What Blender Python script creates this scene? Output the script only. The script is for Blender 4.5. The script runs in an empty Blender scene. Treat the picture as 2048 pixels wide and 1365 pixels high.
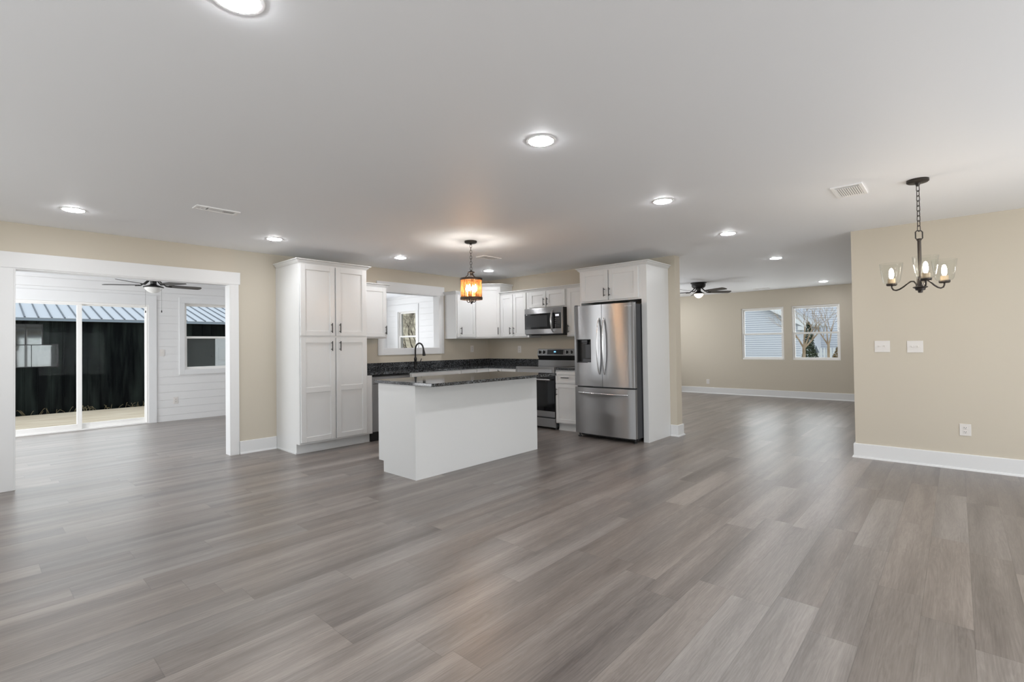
import bpy, bmesh, math, random
from mathutils import Vector, Matrix
random.seed(7)
SC = bpy.context.scene
C = SC.collection

# ------------------------------------------------------------------ camera
def make_camera():
    yaw, pit, rol, h = math.radians(42.30086), math.radians(0.82757), math.radians(-0.76852), 1.26395
    F = Vector((math.cos(yaw)*math.cos(pit), math.sin(yaw)*math.cos(pit), math.sin(pit)))
    R = Vector((math.sin(yaw), -math.cos(yaw), 0)); U = R.cross(F)
    R2 = R*math.cos(rol) + U*math.sin(rol); U2 = -R*math.sin(rol) + U*math.cos(rol)
    cam = bpy.data.cameras.new('camera'); ob = bpy.data.objects.new('camera', cam); C.objects.link(ob)
    m = Matrix((R2, U2, -F)).transposed().to_4x4(); m.translation = (0, 0, h); ob.matrix_world = m
    cam.sensor_width = 36.0; cam.sensor_fit = 'HORIZONTAL'; cam.lens = 983.0737/2048*36.0
    cam.shift_x = (1024-1020.014)/2048; cam.shift_y = (676.774-682.5)/2048
    cam.clip_start = 0.05; cam.clip_end = 300
    SC.camera = ob
make_camera()

# ------------------------------------------------------------------ world, exposure
W = bpy.data.worlds.new('overcast_sky'); SC.world = W; W.use_nodes = True
bg = W.node_tree.nodes['Background']; bg.inputs[0].default_value = (0.90, 0.95, 1.0, 1); bg.inputs[1].default_value = 1.25
SC.view_settings.view_transform = 'Standard'; SC.view_settings.look = 'None'
SC.view_settings.gamma = 1; SC.view_settings.use_curve_mapping = False
SC.view_settings.exposure = 0.38
SC.cycles.use_denoising = True
SC.cycles.max_bounces = 10; SC.cycles.diffuse_bounces = 6; SC.cycles.glossy_bounces = 5
SC.cycles.transmission_bounces = 8; SC.cycles.transparent_max_bounces = 16
SC.cycles.caustics_reflective = False; SC.cycles.caustics_refractive = False
SC.cycles.sample_clamp_indirect = 6.0

# fill lamps at unseen windows and patio doors, all added for light (behind and beside the camera, in the
# hidden parts of the living room and of the sunroom); tilted up to brighten the ceiling
def area_lamp(name, loc, size, direction, power, col=(0.95, 0.97, 1.0)):
    L = bpy.data.lights.new(name, 'AREA'); L.shape = 'RECTANGLE'; L.size, L.size_y = size; L.energy = power; L.color = col
    o = bpy.data.objects.new(name, L); C.objects.link(o); o.location = loc
    o.rotation_euler = Vector(direction).to_track_quat('-Z', 'Y').to_euler()
    return o
area_lamp('fill_rear_patio_door', (3.3, -3.30, 1.2), (3.4, 2.1), (0, 1, .9), 98)
area_lamp('fill_rear_window', (-0.6, -3.30, 1.25), (2.4, 2.0), (0, 1, .9), 26)
area_lamp('fill_side_patio_door', (-2.10, 0.9, 1.2), (3.4, 2.1), (1, 0, 1.6), 34)
area_lamp('fill_side_window', (-2.10, 4.4, 1.3), (2.0, 1.9), (1, 0, 1.6), 20)
area_lamp('fill_living_patio_door', (9.6, 6.32, 1.15), (3.0, 2.0), (0, -1, .8), 58)
area_lamp('daylight_far_window_left', (12.56, 3.35, 1.45), (.84, 1.14), (-1, 0, -.1), 5.5)  # lamps just outside visible windows, added to strengthen their floor glare
area_lamp('daylight_far_window_right', (12.56, 2.285, 1.45), (.84, 1.14), (-1, 0, -.1), 5.5)
area_lamp('daylight_sliding_door', (1.175, 10.52, 1.05), (1.7, 1.9), (0, -1, -.1), 7.5)  # added outside the visible door to boost its daylight on the floor
area_lamp('fill_sunroom_side_windows', (-2.10, 8.5, 1.25), (3.0, 2.0), (1, 0, .3), 108)
area_lamp('fill_sunroom_rear_windows', (5.1, 10.24, 1.4), (2.0, 1.5), (0, -1, .5), 34)

# ------------------------------------------------------------------ materials
def mat(name, col, rough=0.5, metal=0.0, **kw):
    m = bpy.data.materials.new(name); m.use_nodes = True
    b = m.node_tree.nodes['Principled BSDF']
    b.inputs['Base Color'].default_value = (*col, 1); b.inputs['Roughness'].default_value = rough
    b.inputs['Metallic'].default_value = metal
    for k, v in kw.items(): b.inputs[k.replace('_', ' ')].default_value = v
    return m
def nodes(m): return m.node_tree.nodes, m.node_tree.links, m.node_tree.nodes['Principled BSDF']
def s2l(*c):
    return tuple(((x/255)/12.92 if x/255 <= .04045 else ((x/255+.055)/1.055)**2.4) for x in c)
def wall_paint(name, col, bump=0.03):
    m = mat(name, col, 0.6); n, l, b = nodes(m)
    t = n.new('ShaderNodeTexNoise'); t.inputs['Scale'].default_value = 260; t.inputs['Detail'].default_value = 2
    tc = n.new('ShaderNodeTexCoord'); l.new(tc.outputs['Object'], t.inputs['Vector'])
    bp = n.new('ShaderNodeBump'); bp.inputs['Strength'].default_value = bump; bp.inputs['Distance'].default_value = 0.002
    l.new(t.outputs['Fac'], bp.inputs['Height']); l.new(bp.outputs['Normal'], b.inputs['Normal'])
    return m
M_CREAM = wall_paint('cream_wall_paint', (0.585, 0.532, 0.442))
M_CEIL = wall_paint('white_ceiling_paint', (0.925, 0.945, 0.975), 0.08)
M_TRIM = mat('white_trim_paint', (0.77, 0.775, 0.78), 0.35)
M_CAB = mat('white_cabinet_lacquer', (0.715, 0.722, 0.722), 0.32)
M_SHIP = mat('white_shiplap_paint', (0.78, 0.78, 0.78), 0.45)
M_VINYL = mat('white_vinyl', (0.86, 0.85, 0.83), 0.35)
M_BLACK = mat('matte_black_metal', (0.012, 0.011, 0.011), 0.45, 0.0)
M_BRONZE = mat('dark_bronze_metal', (0.030, 0.024, 0.020), 0.42, 0.4)
M_PLASTIC = mat('white_plastic', (0.74, 0.71, 0.68), 0.3)
M_SLOT = mat('dark_slot', (0.05, 0.05, 0.05), 0.6)
M_DARKSIDE = mat('charcoal_appliance_side', (0.045, 0.047, 0.052), 0.4, 0.2)
M_BLACKGLASS = mat('black_glass', (0.006, 0.006, 0.007), 0.05, 0.0)
M_BLACKPL = mat('black_plastic', (0.015, 0.015, 0.015), 0.45)
M_CHROME = mat('chrome', (0.55, 0.55, 0.56), 0.3, 1.0)
M_LOUVER = mat('vent_enamel', (0.93, 0.93, 0.93), 0.4)
M_VENTDARK = mat('vent_duct', (0.22, 0.22, 0.22), 0.7)

def steel(name, col=(0.43, 0.43, 0.435), rough=0.33, aniso=1.0, rot=0.25):
    m = mat(name, col, rough, 1.0); n, l, b = nodes(m)
    b.inputs['Anisotropic'].default_value = aniso; b.inputs['Anisotropic Rotation'].default_value = rot
    t = n.new('ShaderNodeTangent'); t.direction_type = 'RADIAL'; t.axis = 'Z'; l.new(t.outputs[0], b.inputs['Tangent'])
    tc = n.new('ShaderNodeTexCoord'); mp = n.new('ShaderNodeMapping'); mp.inputs['Scale'].default_value = (3, 3, 500)
    ns = n.new('ShaderNodeTexNoise'); ns.inputs['Scale'].default_value = 2; ns.inputs['Detail'].default_value = 1
    l.new(tc.outputs['Object'], mp.inputs[0]); l.new(mp.outputs[0], ns.inputs['Vector'])
    mr = n.new('ShaderNodeMapRange'); mr.inputs[3].default_value = rough-.03; mr.inputs[4].default_value = rough+.03
    l.new(ns.outputs['Fac'], mr.inputs[0]); l.new(mr.outputs[0], b.inputs['Roughness'])
    return m
M_STEEL = steel('brushed_stainless_steel')
M_STEEL_H = mat('satin_stainless_handle', (0.62, 0.62, 0.63), 0.22, 1.0)

def granite():
    m = mat('speckled_black_granite', (0.02, 0.02, 0.022), 0.06); n, l, b = nodes(m)
    tc = n.new('ShaderNodeTexCoord')
    v = n.new('ShaderNodeTexVoronoi'); v.inputs['Scale'].default_value = 150; l.new(tc.outputs['Object'], v.inputs['Vector'])
    t = n.new('ShaderNodeTexNoise'); t.inputs['Scale'].default_value = 90; t.inputs['Detail'].default_value = 6; t.inputs['Roughness'].default_value = .7
    l.new(tc.outputs['Object'], t.inputs['Vector'])
    r = n.new('ShaderNodeValToRGB'); e = r.color_ramp.elements
    e[0].position = .42; e[0].color = (.006, .006, .007, 1); e[1].position = .70; e[1].color = (.20, .215, .23, 1)
    x = e.new(.55); x.color = (.040, .043, .047, 1)
    mx = n.new('ShaderNodeMix'); mx.data_type = 'FLOAT'; mx.inputs[0].default_value = .35
    sep = n.new('ShaderNodeSeparateColor'); l.new(v.outputs['Color'], sep.inputs[0])
    l.new(t.outputs['Fac'], mx.inputs[2]); l.new(sep.outputs[0], mx.inputs[3]); l.new(mx.outputs[0], r.inputs[0])
    l.new(r.outputs[0], b.inputs['Base Color'])
    return m
M_GRANITE = granite()

def floor_mat():
    m = mat('grey_brown_vinyl_plank', (0.2, 0.17, 0.15), 0.35, Specular_IOR_Level=0.7, Coat_Weight=0.25, Coat_Roughness=0.36); n, l, b = nodes(m)
    def math_(op, a, bb=None, c=None):
        x = n.new('ShaderNodeMath'); x.operation = op
        for i, q in enumerate((a, bb, c)):
            if q is None: continue
            if isinstance(q, (int, float)): x.inputs[i].default_value = q
            else: l.new(q, x.inputs[i])
        return x.outputs[0]
    geo = n.new('ShaderNodeNewGeometry'); sx = n.new('ShaderNodeSeparateXYZ'); l.new(geo.outputs['Position'], sx.inputs[0])
    x, y = sx.outputs[0], sx.outputs[1]
    yr = math_('DIVIDE', math_('SUBTRACT', y, 0.505-17.8), 0.178)
    row = math_('FLOOR', yr); fy = math_('SUBTRACT', yr, row)
    wn = n.new('ShaderNodeTexWhiteNoise'); wn.noise_dimensions = '1D'; l.new(row, wn.inputs['W'])
    xr = math_('ADD', math_('DIVIDE', math_('ADD', x, 20.0), 1.22), math_('MULTIPLY', wn.outputs['Value'], 7.0))
    col = math_('FLOOR', xr); fx = math_('SUBTRACT', xr, col)
    cb = n.new('ShaderNodeCombineXYZ'); l.new(row, cb.inputs[0]); l.new(col, cb.inputs[1])
    w2 = n.new('ShaderNodeTexWhiteNoise'); w2.noise_dimensions = '3D'; l.new(cb.outputs[0], w2.inputs['Vector'])
    sc = n.new('ShaderNodeSeparateColor'); l.new(w2.outputs['Color'], sc.inputs[0])
    # tone across and along one plank: broad bands
    pv = n.new('ShaderNodeCombineXYZ'); l.new(math_('MULTIPLY', x, 0.55), pv.inputs[0]); l.new(math_('MULTIPLY', y, 8.0), pv.inputs[1])
    l.new(math_('MULTIPLY', w2.outputs['Value'], 60.0), pv.inputs[2])
    nb = n.new('ShaderNodeTexNoise'); nb.inputs['Scale'].default_value = 1.0; nb.inputs['Detail'].default_value = 2; l.new(pv.outputs[0], nb.inputs['Vector'])
    # cathedral grain
    pg = n.new('ShaderNodeCombineXYZ'); l.new(math_('MULTIPLY', x, 1.7), pg.inputs[0]); l.new(math_('MULTIPLY', y, 17.0), pg.inputs[1])
    l.new(math_('MULTIPLY', w2.outputs['Value'], 90.0), pg.inputs[2])
    ng = n.new('ShaderNodeTexNoise'); ng.inputs['Scale'].default_value = 1.0; ng.inputs['Detail'].default_value = 5; ng.inputs['Roughness'].default_value = .62
    ng.inputs['Distortion'].default_value = .6; l.new(pg.outputs[0], ng.inputs['Vector'])
    gr = math_('PINGPONG', math_('MULTIPLY', ng.outputs['Fac'], 8.0), 0.5)
    # fine fibre
    pf = n.new('ShaderNodeCombineXYZ'); l.new(math_('MULTIPLY', x, 6.0), pf.inputs[0]); l.new(math_('MULTIPLY', y, 170.0), pf.inputs[1]); l.new(w2.outputs['Value'], pf.inputs[2])
    nf = n.new('ShaderNodeTexNoise'); nf.inputs['Scale'].default_value = 1.0; nf.inputs['Detail'].default_value = 3; l.new(pf.outputs[0], nf.inputs['Vector'])
    tone = math_('ADD', math_('MULTIPLY', math_('SUBTRACT', sc.outputs[0], .5), 0.24), math_('MULTIPLY', math_('SUBTRACT', nb.outputs['Fac'], .5), 1.15))
    tone = math_('ADD', tone, math_('MULTIPLY', math_('SUBTRACT', gr, .25), 0.26))
    tone = math_('ADD', tone, math_('MULTIPLY', math_('SUBTRACT', nf.outputs['Fac'], .5), 0.62))
    tone = math_('ADD', tone, 0.5)
    rp = n.new('ShaderNodeValToRGB'); e = rp.color_ramp.elements
    e[0].position = 0.05; e[0].color = (0.092, 0.076, 0.068, 1); e[1].position = 0.95; e[1].color = (0.325, 0.286, 0.258, 1)
    k = e.new(0.5); k.color = (0.193, 0.165, 0.148, 1)
    l.new(tone, rp.inputs[0])
    hs = n.new('ShaderNodeHueSaturation'); l.new(rp.outputs[0], hs.inputs['Color'])
    l.new(math_('ADD', 0.80, math_('MULTIPLY', sc.outputs[1], 0.35)), hs.inputs['Saturation'])
    # bevelled joints between planks
    ey = math_('MULTIPLY', math_('MINIMUM', fy, math_('SUBTRACT', 1.0, fy)), 0.178)
    ex = math_('MULTIPLY', math_('MINIMUM', fx, math_('SUBTRACT', 1.0, fx)), 1.22)
    ed = math_('MINIMUM', ey, ex)
    jm = n.new('ShaderNodeMapRange'); jm.inputs[1].default_value = 0.0006; jm.inputs[2].default_value = 0.0022
    jm.inputs[3].default_value = 0.72; jm.inputs[4].default_value = 1.0; l.new(ed, jm.inputs[0])
    mx = n.new('ShaderNodeMix'); mx.data_type = 'RGBA'; mx.blend_type = 'MULTIPLY'; mx.inputs[0].default_value = 1
    l.new(hs.outputs[0], mx.inputs[6])
    cg = n.new('ShaderNodeCombineXYZ')
    for i in range(3): l.new(jm.outputs[0], cg.inputs[i])
    l.new(cg.outputs[0], mx.inputs[7]); l.new(mx.outputs[2], b.inputs['Base Color'])
    ro = n.new('ShaderNodeMapRange'); ro.inputs[3].default_value = .30; ro.inputs[4].default_value = .42; l.new(nf.outputs['Fac'], ro.inputs[0])
    l.new(ro.outputs[0], b.inputs['Roughness'])
    bp = n.new('ShaderNodeBump'); bp.inputs['Strength'].default_value = .12; bp.inputs['Distance'].default_value = .001
    l.new(math_('ADD', nf.outputs['Fac'], math_('MULTIPLY', jm.outputs[0], 2.0)), bp.inputs['Height']); l.new(bp.outputs[0], b.inputs['Normal'])
    return m
M_FLOOR = floor_mat()

def pane_mat(name, tint=(0.97, 0.985, 0.98), refl=1.0):
    m = bpy.data.materials.new(name); m.use_nodes = True; n, l = m.node_tree.nodes, m.node_tree.links
    n.remove(n['Principled BSDF']); out = n['Material Output']
    t = n.new('ShaderNodeBsdfTransparent'); t.inputs[0].default_value = (*tint, 1)
    g = n.new('ShaderNodeBsdfGlossy'); g.inputs['Roughness'].default_value = 0.0
    f = n.new('ShaderNodeLayerWeight'); f.inputs[0].default_value = 0.5
    pw = n.new('ShaderNodeMath'); pw.operation = 'POWER'; pw.inputs[1].default_value = 5.0; l.new(f.outputs['Facing'], pw.inputs[0])
    ml = n.new('ShaderNodeMath'); ml.operation = 'MULTIPLY_ADD'; ml.inputs[1].default_value = .5*refl; ml.inputs[2].default_value = .0015*refl; l.new(pw.outputs[0], ml.inputs[0])
    mx = n.new('ShaderNodeMixShader'); l.new(ml.outputs[0], mx.inputs[0]); l.new(t.outputs[0], mx.inputs[1]); l.new(g.outputs[0], mx.inputs[2])
    l.new(mx.outputs[0], out.inputs[0]); return m
M_PANE = pane_mat('window_glass')
M_SHADE = pane_mat('clear_seeded_glass', (0.965, 0.97, 0.965), 1.6)
def screen_mat():
    m = bpy.data.materials.new('insect_screen_mesh'); m.use_nodes = True; n, l = m.node_tree.nodes, m.node_tree.links
    b = n['Principled BSDF']; b.inputs['Base Color'].default_value = (.16, .17, .17, 1); b.inputs['Roughness'].default_value = .6
    t = n.new('ShaderNodeBsdfTransparent'); mx = n.new('ShaderNodeMixShader'); mx.inputs[0].default_value = .30
    l.new(t.outputs[0], mx.inputs[1]); l.new(b.outputs[0], mx.inputs[2]); l.new(mx.outputs[0], n['Material Output'].inputs[0]); return m
M_SCREEN = screen_mat()
def emit(name, col, strength):
    m = mat(name, (0.9, 0.9, 0.9), 0.4); n, l, b = nodes(m)
    b.inputs['Emission Color'].default_value = (*col, 1); b.inputs['Emission Strength'].default_value = strength; return m
M_LENS = emit('recessed_light_lens', (0.98, 0.985, 1.0), 118)
M_BULB = emit('warm_filament_bulb', (1.0, 0.88, 0.76), 225)
M_EDISON = emit('amber_filament_bulb', (1.0, 0.86, 0.70), 105)
M_BOWL = emit('lit_frosted_bowl', (1.0, 0.86, 0.68), 1.6)
M_BOWLOFF = mat('frosted_glass_bowl', (0.82, 0.82, 0.80), 0.25)
M_BLUE = emit('blue_clock_digits', (0.05, 0.42, 1.0), 1.6)
M_LCD = emit('pale_clock_display', (0.72, 0.74, 0.85), 0.55)
def amber():
    m = bpy.data.materials.new('amber_crackled_glass'); m.use_nodes = True; n, l = m.node_tree.nodes, m.node_tree.links
    b = n['Principled BSDF']; tc = n.new('ShaderNodeTexCoord'); mp = n.new('ShaderNodeMapping'); mp.inputs['Scale'].default_value = (42, 42, 6)
    ns = n.new('ShaderNodeTexNoise'); ns.inputs['Scale'].default_value = 1.6; ns.inputs['Detail'].default_value = 4; ns.inputs['Distortion'].default_value = 1.2
    l.new(tc.outputs['Object'], mp.inputs[0]); l.new(mp.outputs[0], ns.inputs['Vector'])
    r = n.new('ShaderNodeValToRGB'); e = r.color_ramp.elements; e[0].position = .38; e[0].color = (.62, .38, .20, 1); e[1].position = .56; e[1].color = (.98, .88, .74, 1)
    l.new(ns.outputs['Fac'], r.inputs[0])
    b.inputs['Roughness'].default_value = .15; b.inputs['Base Color'].default_value = (.30, .17, .08, 1)
    t = n.new('ShaderNodeBsdfTransparent'); l.new(r.outputs[0], t.inputs[0])
    tr = n.new('ShaderNodeBsdfTranslucent'); tr.inputs[0].default_value = (.34, .17, .07, 1)
    m1 = n.new('ShaderNodeMixShader'); m1.inputs[0].default_value = .3; l.new(b.outputs[0], m1.inputs[1]); l.new(tr.outputs[0], m1.inputs[2])
    m2 = n.new('ShaderNodeMixShader'); m2.inputs[0].default_value = .16; l.new(t.outputs[0], m2.inputs[1]); l.new(m1.outputs[0], m2.inputs[2])
    l.new(m2.outputs[0], n['Material Output'].inputs[0]); return m
M_AMBER = amber()
M_RUST = mat('aged_bronze_ring', (0.07, 0.045, 0.032), 0.5, 0.6)
M_CANDLE = mat('cream_candle_sleeve', (0.55, 0.42, 0.28), 0.5)

def noisy(name, c0, c1, scale=(1, 1, 1), rough=0.8, detail=4, coord='Object', lo=.35, hi=.65, metal=0.0):
    m = mat(name, c0, rough, metal); n, l, b = nodes(m)
    tc = n.new('ShaderNodeTexCoord'); mp = n.new('ShaderNodeMapping'); mp.inputs['Scale'].default_value = scale
    ns = n.new('ShaderNodeTexNoise'); ns.inputs['Scale'].default_value = 1; ns.inputs['Detail'].default_value = detail
    l.new(tc.outputs[coord], mp.inputs[0]); l.new(mp.outputs[0], ns.inputs['Vector'])
    r = n.new('ShaderNodeValToRGB'); e = r.color_ramp.elements; e[0].position = lo; e[0].color = (*c0, 1); e[1].position = hi; e[1].color = (*c1, 1)
    l.new(ns.outputs['Fac'], r.inputs[0]); l.new(r.outputs[0], b.inputs['Base Color']); return m
M_DECK = noisy('pale_pine_decking', (.50, .40, .29), (.68, .60, .48), (1.5, 14, 1))
M_SHEDWALL = noisy('glossy_black_steel_cladding', (.0015, .0025, .003), (.018, .024, .022), (7, 7, .8), 0.2, lo=.42, hi=.75)  # dark greenish streaks in the colour stand in for reflections
M_SHEDWALL.node_tree.nodes['Principled BSDF'].inputs['Specular IOR Level'].default_value = 0.05
M_SHEDROOF = mat('pale_galvalume_roofing', (0.40, 0.44, 0.50), 0.5, 0.0)
M_SHEDRIB = mat('blue_grey_roof_rib', (0.08, 0.10, 0.13), 0.5, 0.0)
M_SIDING = mat('white_lap_siding', (0.72, 0.76, 0.84), 0.55)
M_BARK = noisy('pale_tan_bark', (.30, .22, .15), (.52, .42, .32), (9, 9, 3))
M_DARKBARK = noisy('dark_winter_bark', (.05, .04, .03), (.14, .11, .08), (12, 12, 4))
M_GREEN = noisy('dark_evergreen_foliage', (.018, .028, .015), (.06, .085, .04), (9, 9, 9))
M_RUSTY = noisy('russet_shrub_foliage', (.09, .06, .02), (.24, .16, .05), (9, 9, 9))
M_GROUND = noisy('winter_lawn', (.13, .12, .06), (.26, .22, .13), (1.2, 1.2, 1.2))
M_HILL = noisy('leaf_littered_bank', (.16, .13, .085), (.42, .37, .27), (.9, .9, .9), detail=8)
M_GREYDOOR = mat('dark_painted_door', (0.012, 0.014, 0.014), 0.5, Specular_IOR_Level=0.1)
M_WHITEOUT = mat('white_exterior_paint', (0.78, 0.82, 0.86), 0.4)
M_SLATE = mat('slate_grey_cone', (0.10, 0.12, 0.14), 0.6)
M_DRYWEED = mat('dry_weed_stem', (0.42, 0.33, 0.18), 0.8)
M_SHEDGLASS = mat('reflective_dark_glass', (0.02, 0.022, 0.024), 0.03, 0.0, Specular_IOR_Level=0.9)

# ------------------------------------------------------------------ mesh builder
class MB:
    def __init__(s): s.v = []; s.f = []
    def add(s, vs, fs):
        k = len(s.v); s.v += [tuple(p) for p in vs]; s.f += [tuple(i+k for i in f) for f in fs]; return s
    BF = [(0, 3, 2, 1), (4, 5, 6, 7), (0, 1, 5, 4), (1, 2, 6, 5), (2, 3, 7, 6), (3, 0, 4, 7)]
    def hexa(s, p): return s.add(p, MB.BF)
    def box(s, x0, x1, y0, y1, z0, z1):
        x0, x1 = sorted((x0, x1)); y0, y1 = sorted((y0, y1)); z0, z1 = sorted((z0, z1))
        return s.hexa([(x0, y0, z0), (x1, y0, z0), (x1, y1, z0), (x0, y1, z0), (x0, y0, z1), (x1, y0, z1), (x1, y1, z1), (x0, y1, z1)])
    def fbox(s, F, u0, u1, d0, d1, z0, z1):
        P = F.p
        return s.hexa([P(u0, d0, z0), P(u1, d0, z0), P(u1, d1, z0), P(u0, d1, z0), P(u0, d0, z1), P(u1, d0, z1), P(u1, d1, z1), P(u0, d1, z1)])
    def prism(s, poly, z0, z1):
        n = len(poly)
        return s.add([(*p, z0) for p in poly]+[(*p, z1) for p in poly],
                     [tuple(range(n-1, -1, -1)), tuple(range(n, 2*n))]+[(i, (i+1) % n, n+(i+1) % n, n+i) for i in range(n)])
    def extr(s, F, poly, u0, u1):          # polygon in (d,z), run along u
        n = len(poly)
        return s.add([F.p(u0, d, z) for d, z in poly]+[F.p(u1, d, z) for d, z in poly],
                     [tuple(range(n-1, -1, -1)), tuple(range(n, 2*n))]+[(i, (i+1) % n, n+(i+1) % n, n+i) for i in range(n)])
    def tube(s, pts, r, n=8, closed=False):
        pts = [Vector(p) for p in pts]; m = len(pts)
        rs = r if isinstance(r, (list, tuple)) else [r]*m
        rings = []; up = None
        for i, p in enumerate(pts):
            if closed: t = pts[(i+1) % m]-pts[i-1]
            else: t = pts[min(i+1, m-1)]-pts[max(i-1, 0)]
            t.normalize()
            if up is None: up = Vector((0, 0, 1)) if abs(t.z) < .9 else Vector((1, 0, 0))
            a = (up-t*up.dot(t))
            if a.length < 1e-6: a = t.orthogonal()
            a.normalize(); up = a; b = t.cross(a)
            rings.append([p+(a*math.cos(2*math.pi*j/n)+b*math.sin(2*math.pi*j/n))*rs[i] for j in range(n)])
        vs = [q for R in rings for q in R]; fs = []
        for i in range(m if closed else m-1):
            for j in range(n):
                A = i*n; B = ((i+1) % m)*n; fs.append((A+j, A+(j+1) % n, B+(j+1) % n, B+j))
        if not closed: fs += [tuple(range(n-1, -1, -1)), tuple((m-1)*n+j for j in range(n))]
        return s.add(vs, fs)
    def cyl(s, p0, p1, r0, r1=None, n=20): return s.tube([p0, p1], [r0, r0 if r1 is None else r1], n)
    def lathe(s, prof, cx, cy, n=32, closed=False):
        vs = []; fs = []; m = len(prof)
        for r, z in prof:
            for j in range(n):
                a = 2*math.pi*j/n; vs.append((cx+r*math.cos(a), cy+r*math.sin(a), z))
        for i in range(m if closed else m-1):
            for j in range(n):
                A = i*n; B = ((i+1) % m)*n; fs.append((A+j, A+(j+1) % n, B+(j+1) % n, B+j))
        if not closed: fs += [tuple(range(n-1, -1, -1)), tuple((m-1)*n+j for j in range(n))]
        return s.add(vs, fs)
    def sweep(s, path, prof):              # mitred run; profile (d,z), d to the right of the path
        path = [Vector(p) for p in path]; m = len(path); n = len(prof); vs = []
        nr = []
        for i in range(m-1):
            d = (path[i+1]-path[i]).normalized(); nr.append(Vector((d.y, -d.x)))
        for i in range(m):
            a = nr[max(i-1, 0)]; b = nr[min(i, m-2)]; q = (a+b); q = q/(q.dot(a)) if q.length > 1e-6 else a
            for d, z in prof: vs.append((path[i].x+q.x*d, path[i].y+q.y*d, z))
        fs = [tuple(range(n)), tuple((m-1)*n+j for j in range(n-1, -1, -1))]
        for i in range(m-1):
            for j in range(n): fs.append((i*n+j, i*n+(j+1) % n, (i+1)*n+(j+1) % n, (i+1)*n+j))
        return s.add(vs, fs)
    def sphere(s, c, rx, ry=None, rz=None, n=12, m=8):
        ry = ry or rx; rz = rz or rx
        vs = [(c[0], c[1], c[2]-rz)]; fs = []
        for i in range(1, m):
            t = math.pi*i/m-math.pi/2
            for j in range(n):
                a = 2*math.pi*j/n; vs.append((c[0]+rx*math.cos(t)*math.cos(a), c[1]+ry*math.cos(t)*math.sin(a), c[2]+rz*math.sin(t)))
        vs.append((c[0], c[1], c[2]+rz)); L = len(vs)-1
        for j in range(n):
            fs.append((0, 1+(j+1) % n, 1+j)); fs.append((L, L-n+j, L-n+(j+1) % n))
            for i in range(m-2): fs.append((1+i*n+j, 1+i*n+(j+1) % n, 1+(i+1)*n+(j+1) % n, 1+(i+1)*n+j))
        return s.add(vs, fs)
    def build(s, name, m, parent=None, bevel=0.0, smooth=False, loc=None, **props):
        root = parent
        while root is not None and root.parent is not None: root = root.parent
        if root is not None: o0 = Vector(root.location)
        elif loc is not None: o0 = Vector(loc)
        else:
            xs, ys, zs = zip(*s.v); o0 = Vector(((min(xs)+max(xs))/2, (min(ys)+max(ys))/2, min(zs)))
        me = bpy.data.meshes.new(name); me.from_pydata([Vector(p)-o0 for p in s.v], [], s.f)
        bm = bmesh.new(); bm.from_mesh(me); bmesh.ops.recalc_face_normals(bm, faces=bm.faces); bm.to_mesh(me); bm.free()
        me.materials.append(m)
        ob = bpy.data.objects.new(name, me); C.objects.link(ob)
        if parent is not None: ob.parent = parent
        else: ob.location = o0
        if smooth:
            me.polygons.foreach_set('use_smooth', [True]*len(me.polygons))
            me.set_sharp_from_angle(angle=math.radians(38))
        if bevel:
            b = ob.modifiers.new('edge', 'BEVEL'); b.width = bevel; b.segments = 2; b.limit_method = 'ANGLE'; b.angle_limit = math.radians(40)
        for k, v in props.items(): ob[k] = v
        return ob
class FR:                                    # a cabinet run: u along it, d out from its face
    def __init__(s, o, u, n): s.o = Vector((*o, 0)); s.u = Vector((*u, 0)); s.n = Vector((*n, 0))
    def p(s, u, d, z): q = s.o+s.u*u+s.n*d; return (q.x, q.y, z)
def FA(y): return FR((0, y), (1, 0), (0, -1))      # faces -y, u = x
def FBx(x): return FR((x, 0), (0, 1), (-1, 0))     # faces -x, u = y
def thing(name, label, cat, loc, group=None):
    o = bpy.data.objects.new(name, None); C.objects.link(o); o.location = loc; o.empty_display_size = .1
    o['label'] = label; o['category'] = cat
    if group: o['group'] = group
    return o
def struct(name, loc=(0, 0, 0)):
    o = bpy.data.objects.new(name, None); C.objects.link(o); o.location = loc; o['kind'] = 'structure'; return o
def dup(root, loc, label, group=None):
    r = root.copy(); C.objects.link(r); r.location = loc; r['label'] = label
    if group: r['group'] = group
    for ch in list(root.children):
        c = ch.copy(); C.objects.link(c); c.parent = r
        for g in list(ch.children):
            d = g.copy(); C.objects.link(d); d.parent = c
    return r

CEIL = 2.456
# ------------------------------------------------------------------ shell
MB().box(-2.4, 12.6, -3.6, 10.6, -0.12, 0).build('floor', M_FLOOR, kind='structure')
MB().box(-2.4, 12.6, -3.6, 10.6, CEIL, CEIL+.12).build('ceiling', M_CEIL, kind='structure')

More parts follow.
